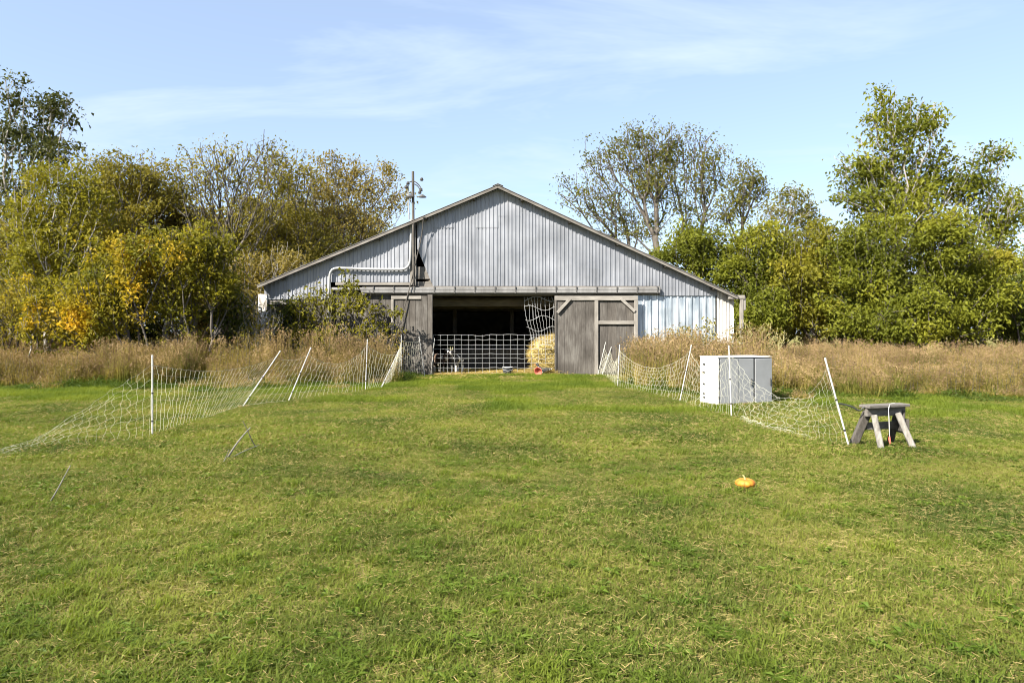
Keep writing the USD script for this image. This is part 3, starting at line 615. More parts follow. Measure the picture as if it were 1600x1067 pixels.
span("sagging white netting through the tall grass left of the metal cabinet", rp[2], rp[3], 10, .45, 8, .15, 0.0022, 0.017)
span("white netting hung in front of the metal cabinet's left end", rp[3], rp[4], 11, .35, 8, .13, 0.0019, 0.017)
net("deeply sagging white netting between the cabinet post and the sawhorse post",
    [(4.09, 12.83, 1.24), (4.2, 12.35, .88), (4.3, 11.8, .66), (4.4, 11.1, .55), (4.42, 10.4, .60), (4.36, 9.8, .80), (4.31, 9.4, 1.08)],
    [(4.15, 12.75, .04), (4.18, 12.2, .02), (4.2, 11.6, .02), (4.28, 10.9, .02), (4.42, 10.2, .02), (4.55, 9.7, .03), (4.60, 9.36, .12)], 9, .13, 12, .0012, 0, .03)
net("ropy bundle of spare netting lying in the grass below the sagging net",
    [(4.13, 12.3, .10), (4.16, 11.8, .09), (4.2, 11.3, .08), (4.28, 10.8, .08), (4.38, 10.3, .07), (4.5, 9.9, .05)],
    [(4.05, 12.2, .02), (4.08, 11.7, .02), (4.12, 11.2, .02), (4.2, 10.7, .02), (4.33, 10.2, .02), (4.47, 9.8, .02)], 7, .10, 13, .0012, 0, .035)

# ------------------------------------------------------------------ metal cabinet
CW, CD, CH = 1.37, .72, 1.05
cab = thing("metal_cabinet", "grey metal cabinet with three doors and a chalky white end panel", "cabinet", (4.45, 14.8, float(zt(4.9, 15))), math.radians(15))
obj("carcass", bbox(.05, CW - .004, .03, CD, .0, CH - .02, .008), "grey_paint", cab)
obj("end_panel", bbox(.0, .046, .012, CD, .0, CH - .015, .006), "white_paint", cab, label="chalky white end panel")
obj("top_panel", bbox(.0, CW, .0, CD + .01, CH - .012, CH + .012, .005), "white_paint", cab)
for z in (.12, .2, .42, .68, .86):
    obj("hinge", bbox(-.022, -.002, .50, .56, z, z + .04, .004), "black_rubber", cab)
for i in range(9):
    obj("edge_clip", bbox(.046, .07, .004, .028, .04 + i * .11, .10 + i * .11, .004), "dark_metal", cab)
for i, (a, b, m_) in enumerate(((.085, .50, "grey_paint"), (.505, .90, "grey_paint"), (.945, CW - .006, "grey_paint"))):
    dd = obj("cabinet_door", bbox(a, b, .002 - .004 * i, .028, .025, CH - .035, .006), m_, cab)
    if i: obj("door_handle", join([bbox(b - .07 if i == 1 else b - .06, b - .055 if i == 1 else b - .045, -.03, -.002 - .004 * i, .42, .58, .003)]), "dark_metal", dd)
obj("door_rib", bbox(.50, .515, -.012, .0, .025, CH - .035, .003), "grey_paint", cab)
obj("door_gap", bbox(.905, .94, .024, .0295, .01, CH - .03, .001), "black_rubber", cab)

# ------------------------------------------------------------------ sawhorse with its cords
sh = thing("sawhorse", "small weathered wooden sawhorse on the grass beside the leaning post", "sawhorse", (0, 0, float(zt(5.1, 9.4))))
A, B = np.array([4.80, 9.27, .50]), np.array([5.43, 9.46, .50])
ax = (B - A) / np.linalg.norm(B - A)
obj("beam", beam(A, B, .055, .125), "grey_wood_level", sh)
obj("top_board", beam(A - ax * .02 + [0, 0, .075], B + ax * .01 + [0, 0, .08], .19, .038), "grey_wood_level", sh)
legs = [((4.895, 9.235, .46), (4.93, 9.10, -.01), "weathered_log", .105), ((4.86, 9.33, .50), (4.735, 9.50, -.01), "grey_wood", .105), ((5.30, 9.385, .47), (5.42, 9.20, -.01), "weathered_log", .125), ((5.36, 9.49, .50), (5.40, 9.76, -.01), "grey_wood", .09)]
for a, b, m_, w in legs:
    obj("leg", beam(a, b, w, .075, (0.3, .1, 1) if True else None, .01), m_, sh)
obj("cross_rail", beam((4.87, 9.40, .29), (5.40, 9.56, .29), .04, .10), "grey_wood_level", sh)
obj("end_board", beam((5.40, 9.40, .36), (5.40, 9.62, .36), .03, .30), "grey_wood", sh)
obj("end_block", beam((5.45, 9.42, .28), (5.45, 9.62, .28), .07, .20), "brown_wood", sh)
pt = up(rp[5][0], rp[5][1], .52)
cd = obj("power_cord", tube(spline([pt, (4.62, 9.30, .60), (4.72, 9.28, .545), (4.80, 9.27, .60), (4.95, 9.30, .612), (5.10, 9.34, .612)], 30), .011, 6), "black_rubber", smooth=True)
tag(cd, "black cord drooping from the leaning post to the sawhorse top", "cord")
cd = thing("white_cord", "white cord with red tip hanging over the front of the sawhorse", "cord", (0, 0, 0))
obj("cord_line", tube(spline([(5.30, 9.45, .63), (5.20, 9.40, .62), (5.12, 9.26, .615), (5.095, 9.24, .55), (5.10, 9.235, .4), (5.105, 9.235, .2)], 26), .0055, 6), "white_plastic", cd, smooth=True)
obj("red_tip", tube([(5.105, 9.235, .205), (5.105, 9.235, .17), (5.11, 9.23, .12), (5.11, 9.23, .10)], [.008, .014, .014, .006], 8), "red_plastic", cd, smooth=True)

# ------------------------------------------------------------------ pumpkin, sticks
pk = thing("pumpkin", "small orange pumpkin lying on the grass in front of the fence", "pumpkin", (2.38, 6.97, float(zt(2.38, 6.97)) + .015))
th, ph = np.meshgrid(np.linspace(0, 2 * np.pi, 96, endpoint=False), np.linspace(0.02, np.pi - .02, 28))
rr = .098 * (1 - .10 * np.abs(np.cos(th * 5)) ** .5 * 0 + .07 * (np.abs(np.sin(th * 5)) ** .6 - .6)) * np.ones_like(ph)
zz = .050 * np.cos(ph) * (1 - .25 * np.exp(-(np.sin(ph) / .3) ** 2)); v = np.stack([rr * np.sin(ph) ** .8 * np.cos(th), rr * np.sin(ph) ** .8 * np.sin(th), zz + .048], -1).reshape(-1, 3)
a, b = np.meshgrid(np.arange(96), np.arange(27)); f = np.stack([(b * 96 + a), ((b + 1) * 96 + a), ((b + 1) * 96 + (a + 1) % 96), (b * 96 + (a + 1) % 96)], -1).reshape(-1, 4)
obj("shell", (v, f), "pumpkin_skin", pk, smooth=True)
obj("stalk", tube(spline([(0, 0, .08), (-.005, 0, .105), (-.018, .0, .122), (-.025, 0, .130)], 8), np.linspace(.011, .006, 8), 7), "stem_tan", pk, smooth=True)

def stick(name, label, pts, r, m_="weathered_log", cat="stick", twigs=()):
    o = np.array(pts[0], float); t = thing(name, label, cat, o)
    obj("stick_shaft", tube(spline(np.array(pts) - o, 10), np.linspace(r, r * .5, 10), 6), m_, t, smooth=True)
    for tw in twigs: obj("twig", tube(spline(np.array(tw) - o, 8), np.linspace(r * .6, r * .25, 8), 5), m_, t, smooth=True)
b = gpix(352, 722); c = gpix(388, 690)
stick("dead_branch", "grey dead forked branch sticking out of the grass left of centre", [b, at(365, 700, 8.4), at(391, 668, 8.6)], .013, "weathered_log", "branch",
      [[at(346, 727, 8.2), at(354, 712, 8.2), at(358, 702, 8.2)], [at(356, 718, 8.4), at(385, 703, 8.7), at(405, 695, 9.0)]])
stick("dead_twig", "dark thin twig leaning over the forked dead branch", [at(402, 702, 9.2), at(390, 680, 9.1), at(379, 657, 9.1)], .008, "bark", "twig")
stick("thin_stake", "thin pale stick stuck slantwise in the lawn at far left", [gpix(76, 788), at(95, 755, 6.4), at(110, 727, 6.4)], .007, "weathered_log")

# ------------------------------------------------------------------ trees and shrubs
def leaves(pos, size, rng, upb=0.15, aspect=.55):
    n = len(pos); nrm = rng.normal(size=(n, 3)); nrm[:, 2] = np.abs(nrm[:, 2]) + upb; nrm /= np.linalg.norm(nrm, axis=1, keepdims=True)
    d = np.cross(nrm, rng.normal(size=(n, 3))); d /= np.linalg.norm(d, axis=1, keepdims=True); s = np.cross(nrm, d)
    l = (size * rng.uniform(.4, 1.45, n))[:, None]; w = l * aspect * rng.uniform(.75, 1.2, (n, 1))
    drop = np.array([0, 0, -1.0]) * l * .25
    v = np.stack([pos, pos + d * l * .5 - s * w * .5 + nrm * l * .09, pos + d * l + drop, pos + d * l * .5 + s * w * .5 + nrm * l * .09], 1).reshape(-1, 3)
    o = np.arange(n)[:, None] * 4
    return v, np.vstack([o + [0, 1, 2], o + [0, 2, 3]])

def grow(rng, base, blobs, n, trunk_r, bf=.75, stems=1, spread=.3):
    """a branching skeleton that fills ellipsoid clouds: (nodes, parent, tips above each node)"""
    bl = np.array(blobs, float); wgt = bl[:, 3] * bl[:, 4] * bl[:, 5]; wgt = wgt ** .8; wgt /= wgt.sum()
    ch = rng.choice(len(bl), n, p=wgt); d = rng.normal(size=(n, 3)); d /= np.linalg.norm(d, axis=1, keepdims=True); d *= rng.uniform(0, 1, (n, 1)) ** (1 / 2.3)
    pts = bl[ch, :3] + d * bl[ch, 3:6]
    pts = pts[pts[:, 2] > .25]; n = len(pts)
    cen = pts.mean(0); low = pts[:, 2].min()
    nodes, par, path = [], [], []
    for s in range(stems):
        a = np.array(base, float) + np.r_[rng.normal(0, spread * (stems > 1), 2), 0]; a[2] = -0.1
        tgt = (cen if stems == 1 else pts[rng.integers(n)]).copy(); tgt[2] = max(low, a[2] + (tgt[2] - a[2]) * (.45 if stems == 1 else .35)); pr = -1
        for t in np.linspace(0, 1, 6):
            q = a + (tgt - a) * np.array([t ** 1.4, t ** 1.4, t]) + np.r_[rng.normal(0, .06 * (t > 0) * (tgt[2] * .2 + .3), 2), 0]
            nodes.append(q); par.append(pr); path.append(0.0 if pr < 0 else path[pr] + np.linalg.norm(q - nodes[pr])); pr = len(nodes) - 1
    best = np.full(n, 1e9); bp = np.zeros(n, int)
    def upd(i):
        dv = pts - nodes[i]; c = np.linalg.norm(dv, axis=1) + bf * path[i] + .6 * np.maximum(0, -dv[:, 2]); m = c < best; best[m] = c[m]; bp[m] = i
    for i in range(len(nodes)): upd(i)
    open_ = np.ones(n, bool)
    for _ in range(n):
        j = int(np.argmin(np.where(open_, best, 1e12))); open_[j] = False; i = bp[j]
        nodes.append(pts[j]); par.append(i); path.append(path[i] + np.linalg.norm(pts[j] - nodes[i])); upd(len(nodes) - 1)
    nodes, par = np.array(nodes), np.array(par); cnt = np.zeros(len(nodes)); has = np.zeros(len(nodes), bool)
    for i in range(len(nodes) - 1, -1, -1):
        if not has[i]: cnt[i] = 1
        if par[i] >= 0: cnt[par[i]] += cnt[i]; has[par[i]] = True
    return nodes, par, cnt

def plant(name, label, cat, px, d, blobs, leaf="leaf_green", nl=6000, size=.13, n=450, trunk_r=.16, seed=0, bark="bark", stems=1, spread=.3, group=None, sparse=0.0, sig=.22, upb=.12, tipmax=14, rmin=.008, deep=.8):
    """blobs in photo pixels at distance d: (column, row, half width, half height)"""
    rng = np.random.default_rng(seed); k = d / FOC
    base = np.array([(px - 800) * k, d, 0.0])
    bl = [((cx - 800) * k - base[0], dz * rx * k, CAMH + (HOR - cy) * k, rx * k, max(rx, ry) * k * deep, ry * k) for cx, cy, rx, ry, dz in [(b + (rng.uniform(-.3, .3),))[:5] for b in blobs]]
    nodes, par, cnt = grow(rng, (0, 0, 0), bl, n, trunk_r, stems=stems, spread=spread)
    t = thing(name, label, cat, base, 0, group)
    m = par >= 0; i = np.nonzero(m)[0]; cm = cnt.max()
    rad = np.maximum(rmin, trunk_r * (cnt / cm) ** .5)
    obj("trunk" if cat == "tree" else "stem", frusta(nodes[par[i]], nodes[i], np.minimum(rad[par[i]], rad[i] * 1.5 + .004), rad[i] * .92, 5), bark, t, smooth=True)
    tw = i[cnt[i] <= tipmax]
    keep = rng.uniform(size=len(tw)) > sparse; tw = tw[keep] if keep.sum() > 5 else tw
    wt = rng.exponential(1, len(tw)) ** 1.25; pick = tw[rng.choice(len(tw), nl, p=wt / wt.sum())]; q = rng.uniform(0, 1.15, (nl, 1))
    pos = nodes[par[pick]] + (nodes[pick] - nodes[par[pick]]) * q + rng.normal(0, sig, (nl, 3)) * [1.15, 1.15, .6]
    pos[:, 2] = np.maximum(pos[:, 2], .1)
    obj("crown" if cat == "tree" else "foliage", leaves(pos, size, rng, upb), leaf, t)
    return t
TL, TR = "trees left of the barn", "trees right of the barn"
# left
plant("poplar_tree", "tall dark poplar with silvery leaf sprays at the left picture edge", "tree", 6, 31, [(20, 140, 26, 30), (70, 165, 55, 22), (95, 160, 30, 16), (25, 210, 45, 40), (75, 235, 55, 28), (20, 300, 60, 60), (10, 400, 60, 70)], "leaf_silver", 9000, .18, 420, .16, 1, "bark_pale", group=TL)
plant("maple_tree", "yellow green tree in front of the poplar at far left", "tree", 70, 28, [(105, 285, 50, 45), (60, 330, 50, 55), (140, 330, 50, 50), (90, 410, 80, 70)], "leaf_lime", 15000, .14, 520, .13, 2, "bark_pale", group=TL)
plant("maple_tree", "olive tree with bare twigs between the yellow green tree and the yellow shrub", "tree", 205, 31, [(175, 275, 35, 45), (215, 270, 50, 40), (255, 290, 45, 45), (200, 350, 70, 60), (150, 400, 60, 70)], "leaf_olive", 14000, .14, 650, .14, 3, group=TL)
plant("elm_tree", "nearly leafless dark branched tree rising behind the yellow shrub", "tree", 345, 31, [(300, 270, 50, 45), (345, 255, 50, 40), (390, 265, 45, 45), (430, 235, 30, 35), (325, 320, 60, 50), (400, 320, 50, 50), (350, 390, 60, 50)], "leaf_olive", 5000, .13, 900, .20, 4, group=TL, bark="bark", rmin=.012)
plant("elm_tree", "brown leaved tree behind the left roof slope nearest the service mast", "tree", 545, 37, [(520, 275, 55, 35), (575, 280, 45, 40), (615, 310, 30, 35), (490, 330, 60, 50), (560, 350, 70, 50), (470, 400, 60, 50)], "leaf_brown", 15000, .15, 800, .2, 5, group=TL, rmin=.012)
plant("elm_tree", "rusty olive tree between the leafless tree and the barn roof", "tree", 455, 34, [(450, 270, 50, 40), (430, 330, 60, 50), (480, 380, 70, 50), (420, 410, 60, 50)], "leaf_olive", 14000, .15, 650, .18, 6, group=TL, rmin=.012)
plant("maple_tree", "green tree glimpsed deep behind the rusty trees left of the barn", "tree", 440, 41, [(400, 380, 80, 60), (500, 360, 80, 50), (440, 440, 90, 60)], "leaf_lime", 7000, .19, 350, .16, 7, group=TL)
plant("elm_tree", "low rusty tree with pale twigs beside the barn's left eave", "tree", 400, 29, [(380, 420, 45, 40), (440, 410, 40, 35), (390, 480, 40, 50), (350, 450, 40, 50)], "leaf_brown", 5200, .12, 520, .09, 8, "bark_pale", group=TL)
plant("elm_tree", "dense olive tree behind the yellow shrub's left half", "tree", 130, 33, [(80, 440, 80, 70), (170, 430, 80, 70), (240, 420, 70, 70)], "leaf_olive", 14000, .16, 420, .13, 9, group=TL)
plant("maple_tree", "tree with brown green crown behind the yellow shrub's right half", "tree", 300, 33, [(280, 420, 70, 60), (340, 440, 60, 70), (250, 370, 50, 50)], "leaf_brown", 13000, .16, 420, .13, 10, group=TL)
plant("yellow_shrub", "large bright yellow and green shrub with dark stems left of the barn", "shrub", 262, 23.5, [(150, 450, 55, 45), (200, 400, 60, 45), (110, 480, 45, 40), (180, 480, 60, 55), (260, 390, 55, 45), (310, 400, 50, 45), (130, 520, 40, 25)], "leaf_yellow", 15000, .13, 700, .07, 11, stems=7, spread=.55, sig=.17)
plant("maple_shrub", "olive gold shrub with many upright dark stems, right of the yellow shrub", "shrub", 315, 24, [(300, 430, 45, 50), (345, 440, 40, 55), (330, 380, 45, 35), (280, 480, 40, 40)], "leaf_lime", 7000, .13, 600, .06, 12, stems=9, spread=.6, sig=.16)
plant("yellow_sapling", "thin yellow sapling with a pale stem near the left picture edge", "sapling", 46, 23, [(48, 470, 22, 25), (42, 510, 22, 25), (40, 440, 12, 14)], "leaf_yellow", 1300, .12, 90, .03, 13, "bark_pale", sig=.12)
plant("brushy_shrub", "dark brushy shrub against the barn's left corner post", "shrub", 385, 25, [(352, 480, 34, 45), (376, 500, 24, 36), (365, 535, 34, 22)], "leaf_dark", 4200, .11, 420, .05, 14, stems=6, spread=.5, sig=.15)
plant("brushy_shrub", "dark shrub at the foot of the trees at the left picture edge", "shrub", 20, 25, [(0, 480, 60, 50), (60, 500, 50, 35)], "leaf_olive", 4500, .13, 300, .05, 15, stems=5, spread=.5)
plant("climbing_vine", "leafy vine filling the dark opening at the barn's left end", "vine", 445, 25.85, [(440, 500, 22, 38), (462, 500, 18, 34)], "leaf_dark", 1100, .13, 160, .025, 16, stems=3, spread=.4, sig=.10, deep=.35)
plant("ash_sapling", "tall green sapling by the bent conduit on the barn wall", "sapling", 520, 25.4, [(500, 475, 34, 32), (545, 465, 36, 28), (515, 520, 36, 30), (545, 432, 16, 14), (500, 448, 22, 14)], "leaf_lime", 1500, .14, 220, .03, 17, stems=4, spread=.4, sig=.11, deep=.4)
plant("ash_sapling", "leafy sapling with yellow green tips beside the left sliding door", "sapling", 588, 25.3, [(580, 475, 32, 22), (605, 500, 32, 22), (570, 520, 30, 26), (618, 485, 18, 12)], "leaf_lime", 750, .14, 120, .03, 18, "bark", stems=4, spread=.35, sig=.10, deep=.4)
plant("ash_sapling", "bushy green sapling in front of the barn's left wall sheets", "sapling", 478, 25.3, [(475, 470, 28, 25), (470, 515, 28, 30)], "leaf_lime", 800, .14, 160, .03, 19, stems=4, spread=.4, sig=.11, deep=.4)
plant("dry_bush", "twiggy brown bush at the foot of the barn's left plank wall", "shrub", 570, 25.2, [(555, 535, 44, 28), (612, 538, 32, 26)], "leaf_brown", 1000, .09, 320, .02, 20, "bark", stems=8, spread=.7, sig=.1, deep=.4)
for a in (
    ("maple_tree", "bushy yellowed tree filling the gap right of the poplar", 150, 34, [(140, 300, 70, 50), (160, 360, 80, 60), (90, 370, 60, 60)], "leaf_lime", 15000, .16, 520, .15, 101),
    ("elm_tree", "rusty tree between the olive tree and the leafless tree", 265, 33, [(250, 300, 50, 50), (280, 360, 60, 60), (230, 390, 50, 50)], "leaf_brown", 12000, .15, 560, .14, 102),
    ("elm_tree", "yellow olive tree filling the lower half behind the leafless tree", 350, 36, [(330, 370, 70, 55), (390, 370, 70, 60), (300, 420, 60, 60)], "leaf_olive", 15000, .17, 480, .15, 103),
    ("maple_tree", "green gold tree just behind the middle of the left roof slope", 520, 42, [(500, 350, 70, 50), (570, 370, 60, 40), (450, 350, 50, 60)], "leaf_lime", 12000, .18, 420, .16, 104),
    ("elm_tree", "shaggy olive tree behind the far left yellow sapling", 30, 29, [(20, 370, 50, 50), (50, 430, 60, 50), (0, 450, 50, 60)], "leaf_olive", 11000, .14, 480, .12, 105)):
    plant(a[0], a[1], "tree", a[2], a[3], a[4], a[5], a[6], a[7], a[8], a[9], a[10], "bark_mid", group=TL)
plant("brushy_shrub", "leaning brushy shrub whose twigs cross the barn's left eave", "shrub", 405, 24.8, [(385, 480, 20, 30), (425, 500, 20, 26), (395, 520, 24, 24)], "leaf_olive", 700, .11, 420, .03, 106, stems=6, spread=.5, sig=.13, deep=.6, bark="bark_mid")
# right
plant("willow_tree", "tall open crowned tree with pale forked limbs behind the barn's right roof slope", "tree", 1040, 41, [(950, 240, 45, 42), (1000, 215, 50, 28), (1060, 225, 50, 35), (1100, 260, 32, 55), (905, 300, 38, 38), (945, 310, 50, 35), (1010, 290, 45, 40), (1075, 320, 45, 40), (985, 350, 60, 28), (1012, 250, 45, 42), (1030, 280, 50, 36)], "leaf_willow", 13500, .16, 950, .22, 21, "bark", stems=3, spread=.7, group=TR, rmin=.014, sig=.28)
plant("willow_tree", "small airy tree between the tall open tree and the hedge", "tree", 1150, 38, [(1160, 285, 26, 40), (1185, 300, 24, 26), (1140, 330, 35, 30)], "leaf_willow", 3000, .15, 260, .12, 22, "bark", group=TR)
plant("willow_tree", "loose small tree with leafy tips left of the tallest maple", "tree", 1225, 36, [(1240, 305, 30, 20), (1215, 335, 35, 25), (1260, 340, 30, 30), (1210, 380, 40, 30)], "leaf_willow", 4500, .15, 320, .12, 23, "bark_pale", group=TR)
plant("maple_tree", "rounded green maple just behind the barn's right eave", "tree", 1100, 33, [(1090, 365, 45, 35), (1060, 395, 45, 30), (1120, 400, 55, 45), (1100, 450, 60, 50)], "leaf_green", 15000, .155, 420, .13, 24, group=TR)
plant("maple_tree", "mid green maple in the hedge to the right of the eave post", "tree", 1185, 32, [(1185, 390, 55, 45), (1170, 450, 60, 50), (1210, 500, 50, 40)], "leaf_green", 15000, .155, 420, .13, 25, group=TR)
plant("maple_tree", "yellowish green maple in the middle of the right hedge", "tree", 1270, 31, [(1275, 385, 50, 45), (1250, 440, 60, 50), (1290, 480, 60, 45)], "leaf_lime", 15000, .155, 420, .13, 26, group=TR)
plant("maple_tree", "tallest maple on the right with sky showing through its spire", "tree", 1425, 33, [(1395, 165, 42, 30), (1380, 205, 48, 32), (1420, 215, 50, 38), (1350, 255, 48, 32), (1400, 270, 75, 45), (1455, 290, 45, 32), (1340, 310, 48, 36), (1400, 330, 80, 40), (1318, 255, 26, 24), (1475, 255, 34, 30), (1440, 180, 30, 28)], "leaf_green", 12500, .19, 760, .22, 27, "bark_pale", group=TR, sig=.24)
plant("maple_tree", "dense broad green maple under the tallest spire", "tree", 1370, 29.5, [(1370, 370, 75, 50), (1330, 430, 70, 60), (1400, 440, 75, 65), (1370, 500, 90, 40)], "leaf_green", 24000, .155, 600, .16, 28, group=TR)
plant("maple_tree", "dense green maple right of the broad one with deep shaded gaps", "tree", 1490, 29, [(1480, 370, 60, 55), (1460, 440, 60, 55), (1520, 450, 60, 55), (1480, 500, 70, 40)], "leaf_green", 20000, .155, 520, .16, 29, group=TR)
plant("maple_tree", "airy upright tree with pale branches near the right picture edge", "tree", 1530, 33, [(1545, 245, 32, 28), (1510, 290, 40, 40), (1560, 320, 42, 35), (1590, 330, 25, 25), (1540, 370, 50, 40), (1570, 410, 40, 35)], "leaf_green", 8500, .17, 480, .15, 30, "bark_pale", group=TR)
plant("maple_tree", "dark green tree cut off by the right picture edge", "tree", 1610, 30, [(1600, 470, 45, 50), (1640, 430, 60, 60), (1590, 510, 50, 35)], "leaf_green", 12000, .17, 380, .13, 31, group=TR)
plant("maple_tree", "dark maple standing deep behind the right hedge", "tree", 1330, 38, [(1240, 430, 90, 70), (1340, 400, 100, 80), (1450, 420, 100, 90)], "leaf_dark", 11000, .2, 420, .2, 32, group=TR)
for i, (px, d, w, lab) in enumerate(((1180, 28.5, 45, "low dark bush at the hedge foot nearest the barn"), (1250, 28, 50, "low leafy bush at the hedge foot behind the metal cabinet"), (1330, 27.5, 50, "low dark bush under the broad maple"), (1420, 27, 55, "low bush under the right maples above the tan grass"), (1510, 27, 55, "low bush below the airy upright tree"), (1590, 27, 55, "low bush at the right picture edge behind the grass"))):
    plant("hedge_bush", lab, "bush", px, d + 1.0 + 1.4 * ((i * 2) % 3), [(px, 505 - 14 * (i % 3), w * (.7 + .3 * (i % 2)), 38), (px + 22, 478 - 30 * ((i * 2) % 3), w * .6, 34)], ("leaf_green", "leaf_olive", "leaf_dark", "leaf_green", "leaf_lime", "leaf_dark")[i], 6000, .15, 220, .05, 40 + i, stems=4, spread=.6)
plant("goldenrod_weed", "clump of tall dry weeds against the barn's right wall sheets", "weed", 1085, 24.6, [(1070, 530, 30, 25), (1105, 525, 25, 30)], "leaf_olive", 900, .10, 260, .012, 50, "stem_tan", stems=12, spread=.9, sig=.08)
plant("goldenrod_weed", "tall brownish weeds between the eave post and the hedge", "weed", 1175, 25, [(1165, 525, 25, 28), (1200, 525, 30, 25)], "leaf_brown", 1100, .10, 260, .012, 51, "stem_tan", stems=12, spread=.9, sig=.08)
for i, (px, d, w, cy, lf, lab) in enumerate(((-40, 34, 70, 480, "leaf_olive", "bush at the foot of the poplar, cut by the left edge"), (60, 35, 70, 470, "leaf_dark", "dark bush deep behind the yellow sapling"), (150, 36, 70, 480, "leaf_olive", "olive bush deep behind the yellow shrub's left end"), (235, 35, 60, 490, "leaf_dark", "dark bush seen between the stems of the yellow shrub"), (310, 34, 60, 490, "leaf_brown", "brown bush seen behind the upright dark stems"), (375, 35, 60, 480, "leaf_dark", "dark bush deep behind the brushy corner shrub"), (420, 38, 70, 450, "leaf_olive", "olive bush behind the barn's left eave"))):
    plant("undergrowth_bush", lab, "bush", px, d, [(px, cy, w, 55), (px + 25, cy + 45, w, 30), (px - 25, cy - 30, w * .7, 40)], lf, 9000, .19, 260, .06, 70 + i, stems=5, spread=.8, bark="bark_mid")
# beyond the frame, so that the rows go on
plant("maple_tree", "maple standing outside the picture to the right", "tree", 1760, 31, [(1760, 330, 110, 120), (1740, 450, 110, 80)], "leaf_green", 9000, .18, 420, .16, 60, group=TR)
plant("elm_tree", "elm standing outside the picture to the left", "tree", -150, 31, [(-140, 330, 110, 110), (-120, 450, 110, 80)], "leaf_olive", 9000, .18, 420, .16, 61, group=TL)

# ------------------------------------------------------------------ grass
def blades(rng, n, size, h, w, bend=.5, lean=.35, spread_clump=0.0):
    if spread_clump:
        nc = max(3, n // 14); cc = rng.uniform(-size / 2, size / 2, (nc, 2)); p = cc[rng.integers(0, nc, n)] + rng.normal(0, spread_clump, (n, 2))
    else: p = rng.uniform(-size / 2, size / 2, (n, 2))
    a = rng.uniform(0, 2 * np.pi, n); hh = rng.uniform(h[0], h[1], n) * rng.uniform(.6, 1, n); ln = np.abs(rng.normal(0, lean, n))
    d = np.stack([np.cos(a), np.sin(a)], 1); s = np.stack([-np.sin(a), np.cos(a)], 1); ww = (w * rng.uniform(.6, 1.3, n))[:, None]
    b0 = np.c_[p, np.full(n, -.01)]; m = np.c_[p + d * (hh * ln * .5)[:, None], hh * .6]; t = np.c_[p + d * (hh * (ln + bend * rng.uniform(.3, 1, n)))[:, None], hh * rng.uniform(.75, 1.0, n)]
    S = np.c_[s, np.zeros(n)]
    v = np.stack([b0 - S * ww, b0 + S * ww, m + S * ww * .8, m - S * ww * .8, t], 1).reshape(-1, 3); o = np.arange(n)[:, None] * 5
    return v, np.vstack([o + [0, 1, 2], o + [0, 2, 3], o + [3, 2, 4]])

def rosette(rng, n, size):
    """flat broadleaf weeds"""
    out = []
    for _ in range(n):
        c = np.r_[rng.uniform(-size / 2, size / 2, 2), .01]; k = rng.integers(5, 9); a = rng.uniform(0, 6.28) + np.arange(k) * 6.28 / k + rng.normal(0, .2, k)
        for t in a:
            l = rng.uniform(.04, .09); d = np.array([math.cos(t), math.sin(t), 0]); s = np.array([-math.sin(t), math.cos(t), 0]); w = l * .2; z = np.array([0, 0, 1.0])
            out.append((np.array([c, c + d * l * .5 + s * w + z * l * .35, c + d * l + z * l * .25, c + d * l * .5 - s * w + z * l * .35]), np.array([[0, 1, 2], [0, 2, 3]])))
    return join(out)

def instancer(name, label, cat, protos, pos, idx, rot, scl, tilt=None, structure="stuff"):
    pi = UsdGeom.PointInstancer.Define(stage, numbered("/World/" + name)); base = str(pi.GetPath())
    for j, parts in enumerate(protos):
        px_ = UsdGeom.Xform.Define(stage, f"{base}/clump_{j:03d}" if j else f"{base}/clump")
        for nm, m, mt in parts: usdkit.mesh(stage, f"{px_.GetPath()}/{nm}", m, MAT[mt])
        pi.CreatePrototypesRel().AddTarget(px_.GetPath())
    pi.CreateProtoIndicesAttr(Vt.IntArray.FromNumpy(np.asarray(idx, np.int32)))
    pi.CreatePositionsAttr(Vt.Vec3fArray.FromNumpy(np.asarray(pos, np.float32)))
    p_ = np.asarray(pos, float); e_ = .35
    gx_ = (zt(p_[:, 0] + e_, p_[:, 1]) - zt(p_[:, 0] - e_, p_[:, 1])) / (2 * e_); gy_ = (zt(p_[:, 0], p_[:, 1] + e_) - zt(p_[:, 0], p_[:, 1] - e_)) / (2 * e_)
    cz, sz = np.cos(rot / 2), np.sin(rot / 2); tx, ty = gy_ / 2, -gx_ / 2        # lean with the slope, then spin
    q = np.stack([cz, tx * cz + ty * sz, ty * cz - tx * sz, sz], 1); q /= np.linalg.norm(q, axis=1, keepdims=True)
    pi.CreateOrientationsAttr(Vt.QuathArray([Gf.Quath(float(a), float(b), float(c), float(d)) for a, b, c, d in q]))
    pi.CreateScalesAttr(Vt.Vec3fArray.FromNumpy(np.asarray(scl, np.float32)))
    tag(pi, label, cat, None, structure)
    return pi
rg = np.random.default_rng(21)
def lawn_far(x):
    x = np.asarray(x, float); w = (meshkit.noise(np.stack([x * 1.1, x * 0, x * 0 + 4.0], -1), 41) - .5) * 2.4 * (np.abs(x) > 4.4)
    return w + np.interp(x, [-30, -15, -9, -6.6, -4.6, -3.5, -3.2, 3.1, 3.5, 4.0, 4.6, 5.6, 8, 15, 30], [21.5, 20.0, 19.0, 18.2, 19.5, 22.5, 26.0, 26.0, 22.0, 18.2, 17.2, 16.6, 16.4, 16.6, 17])
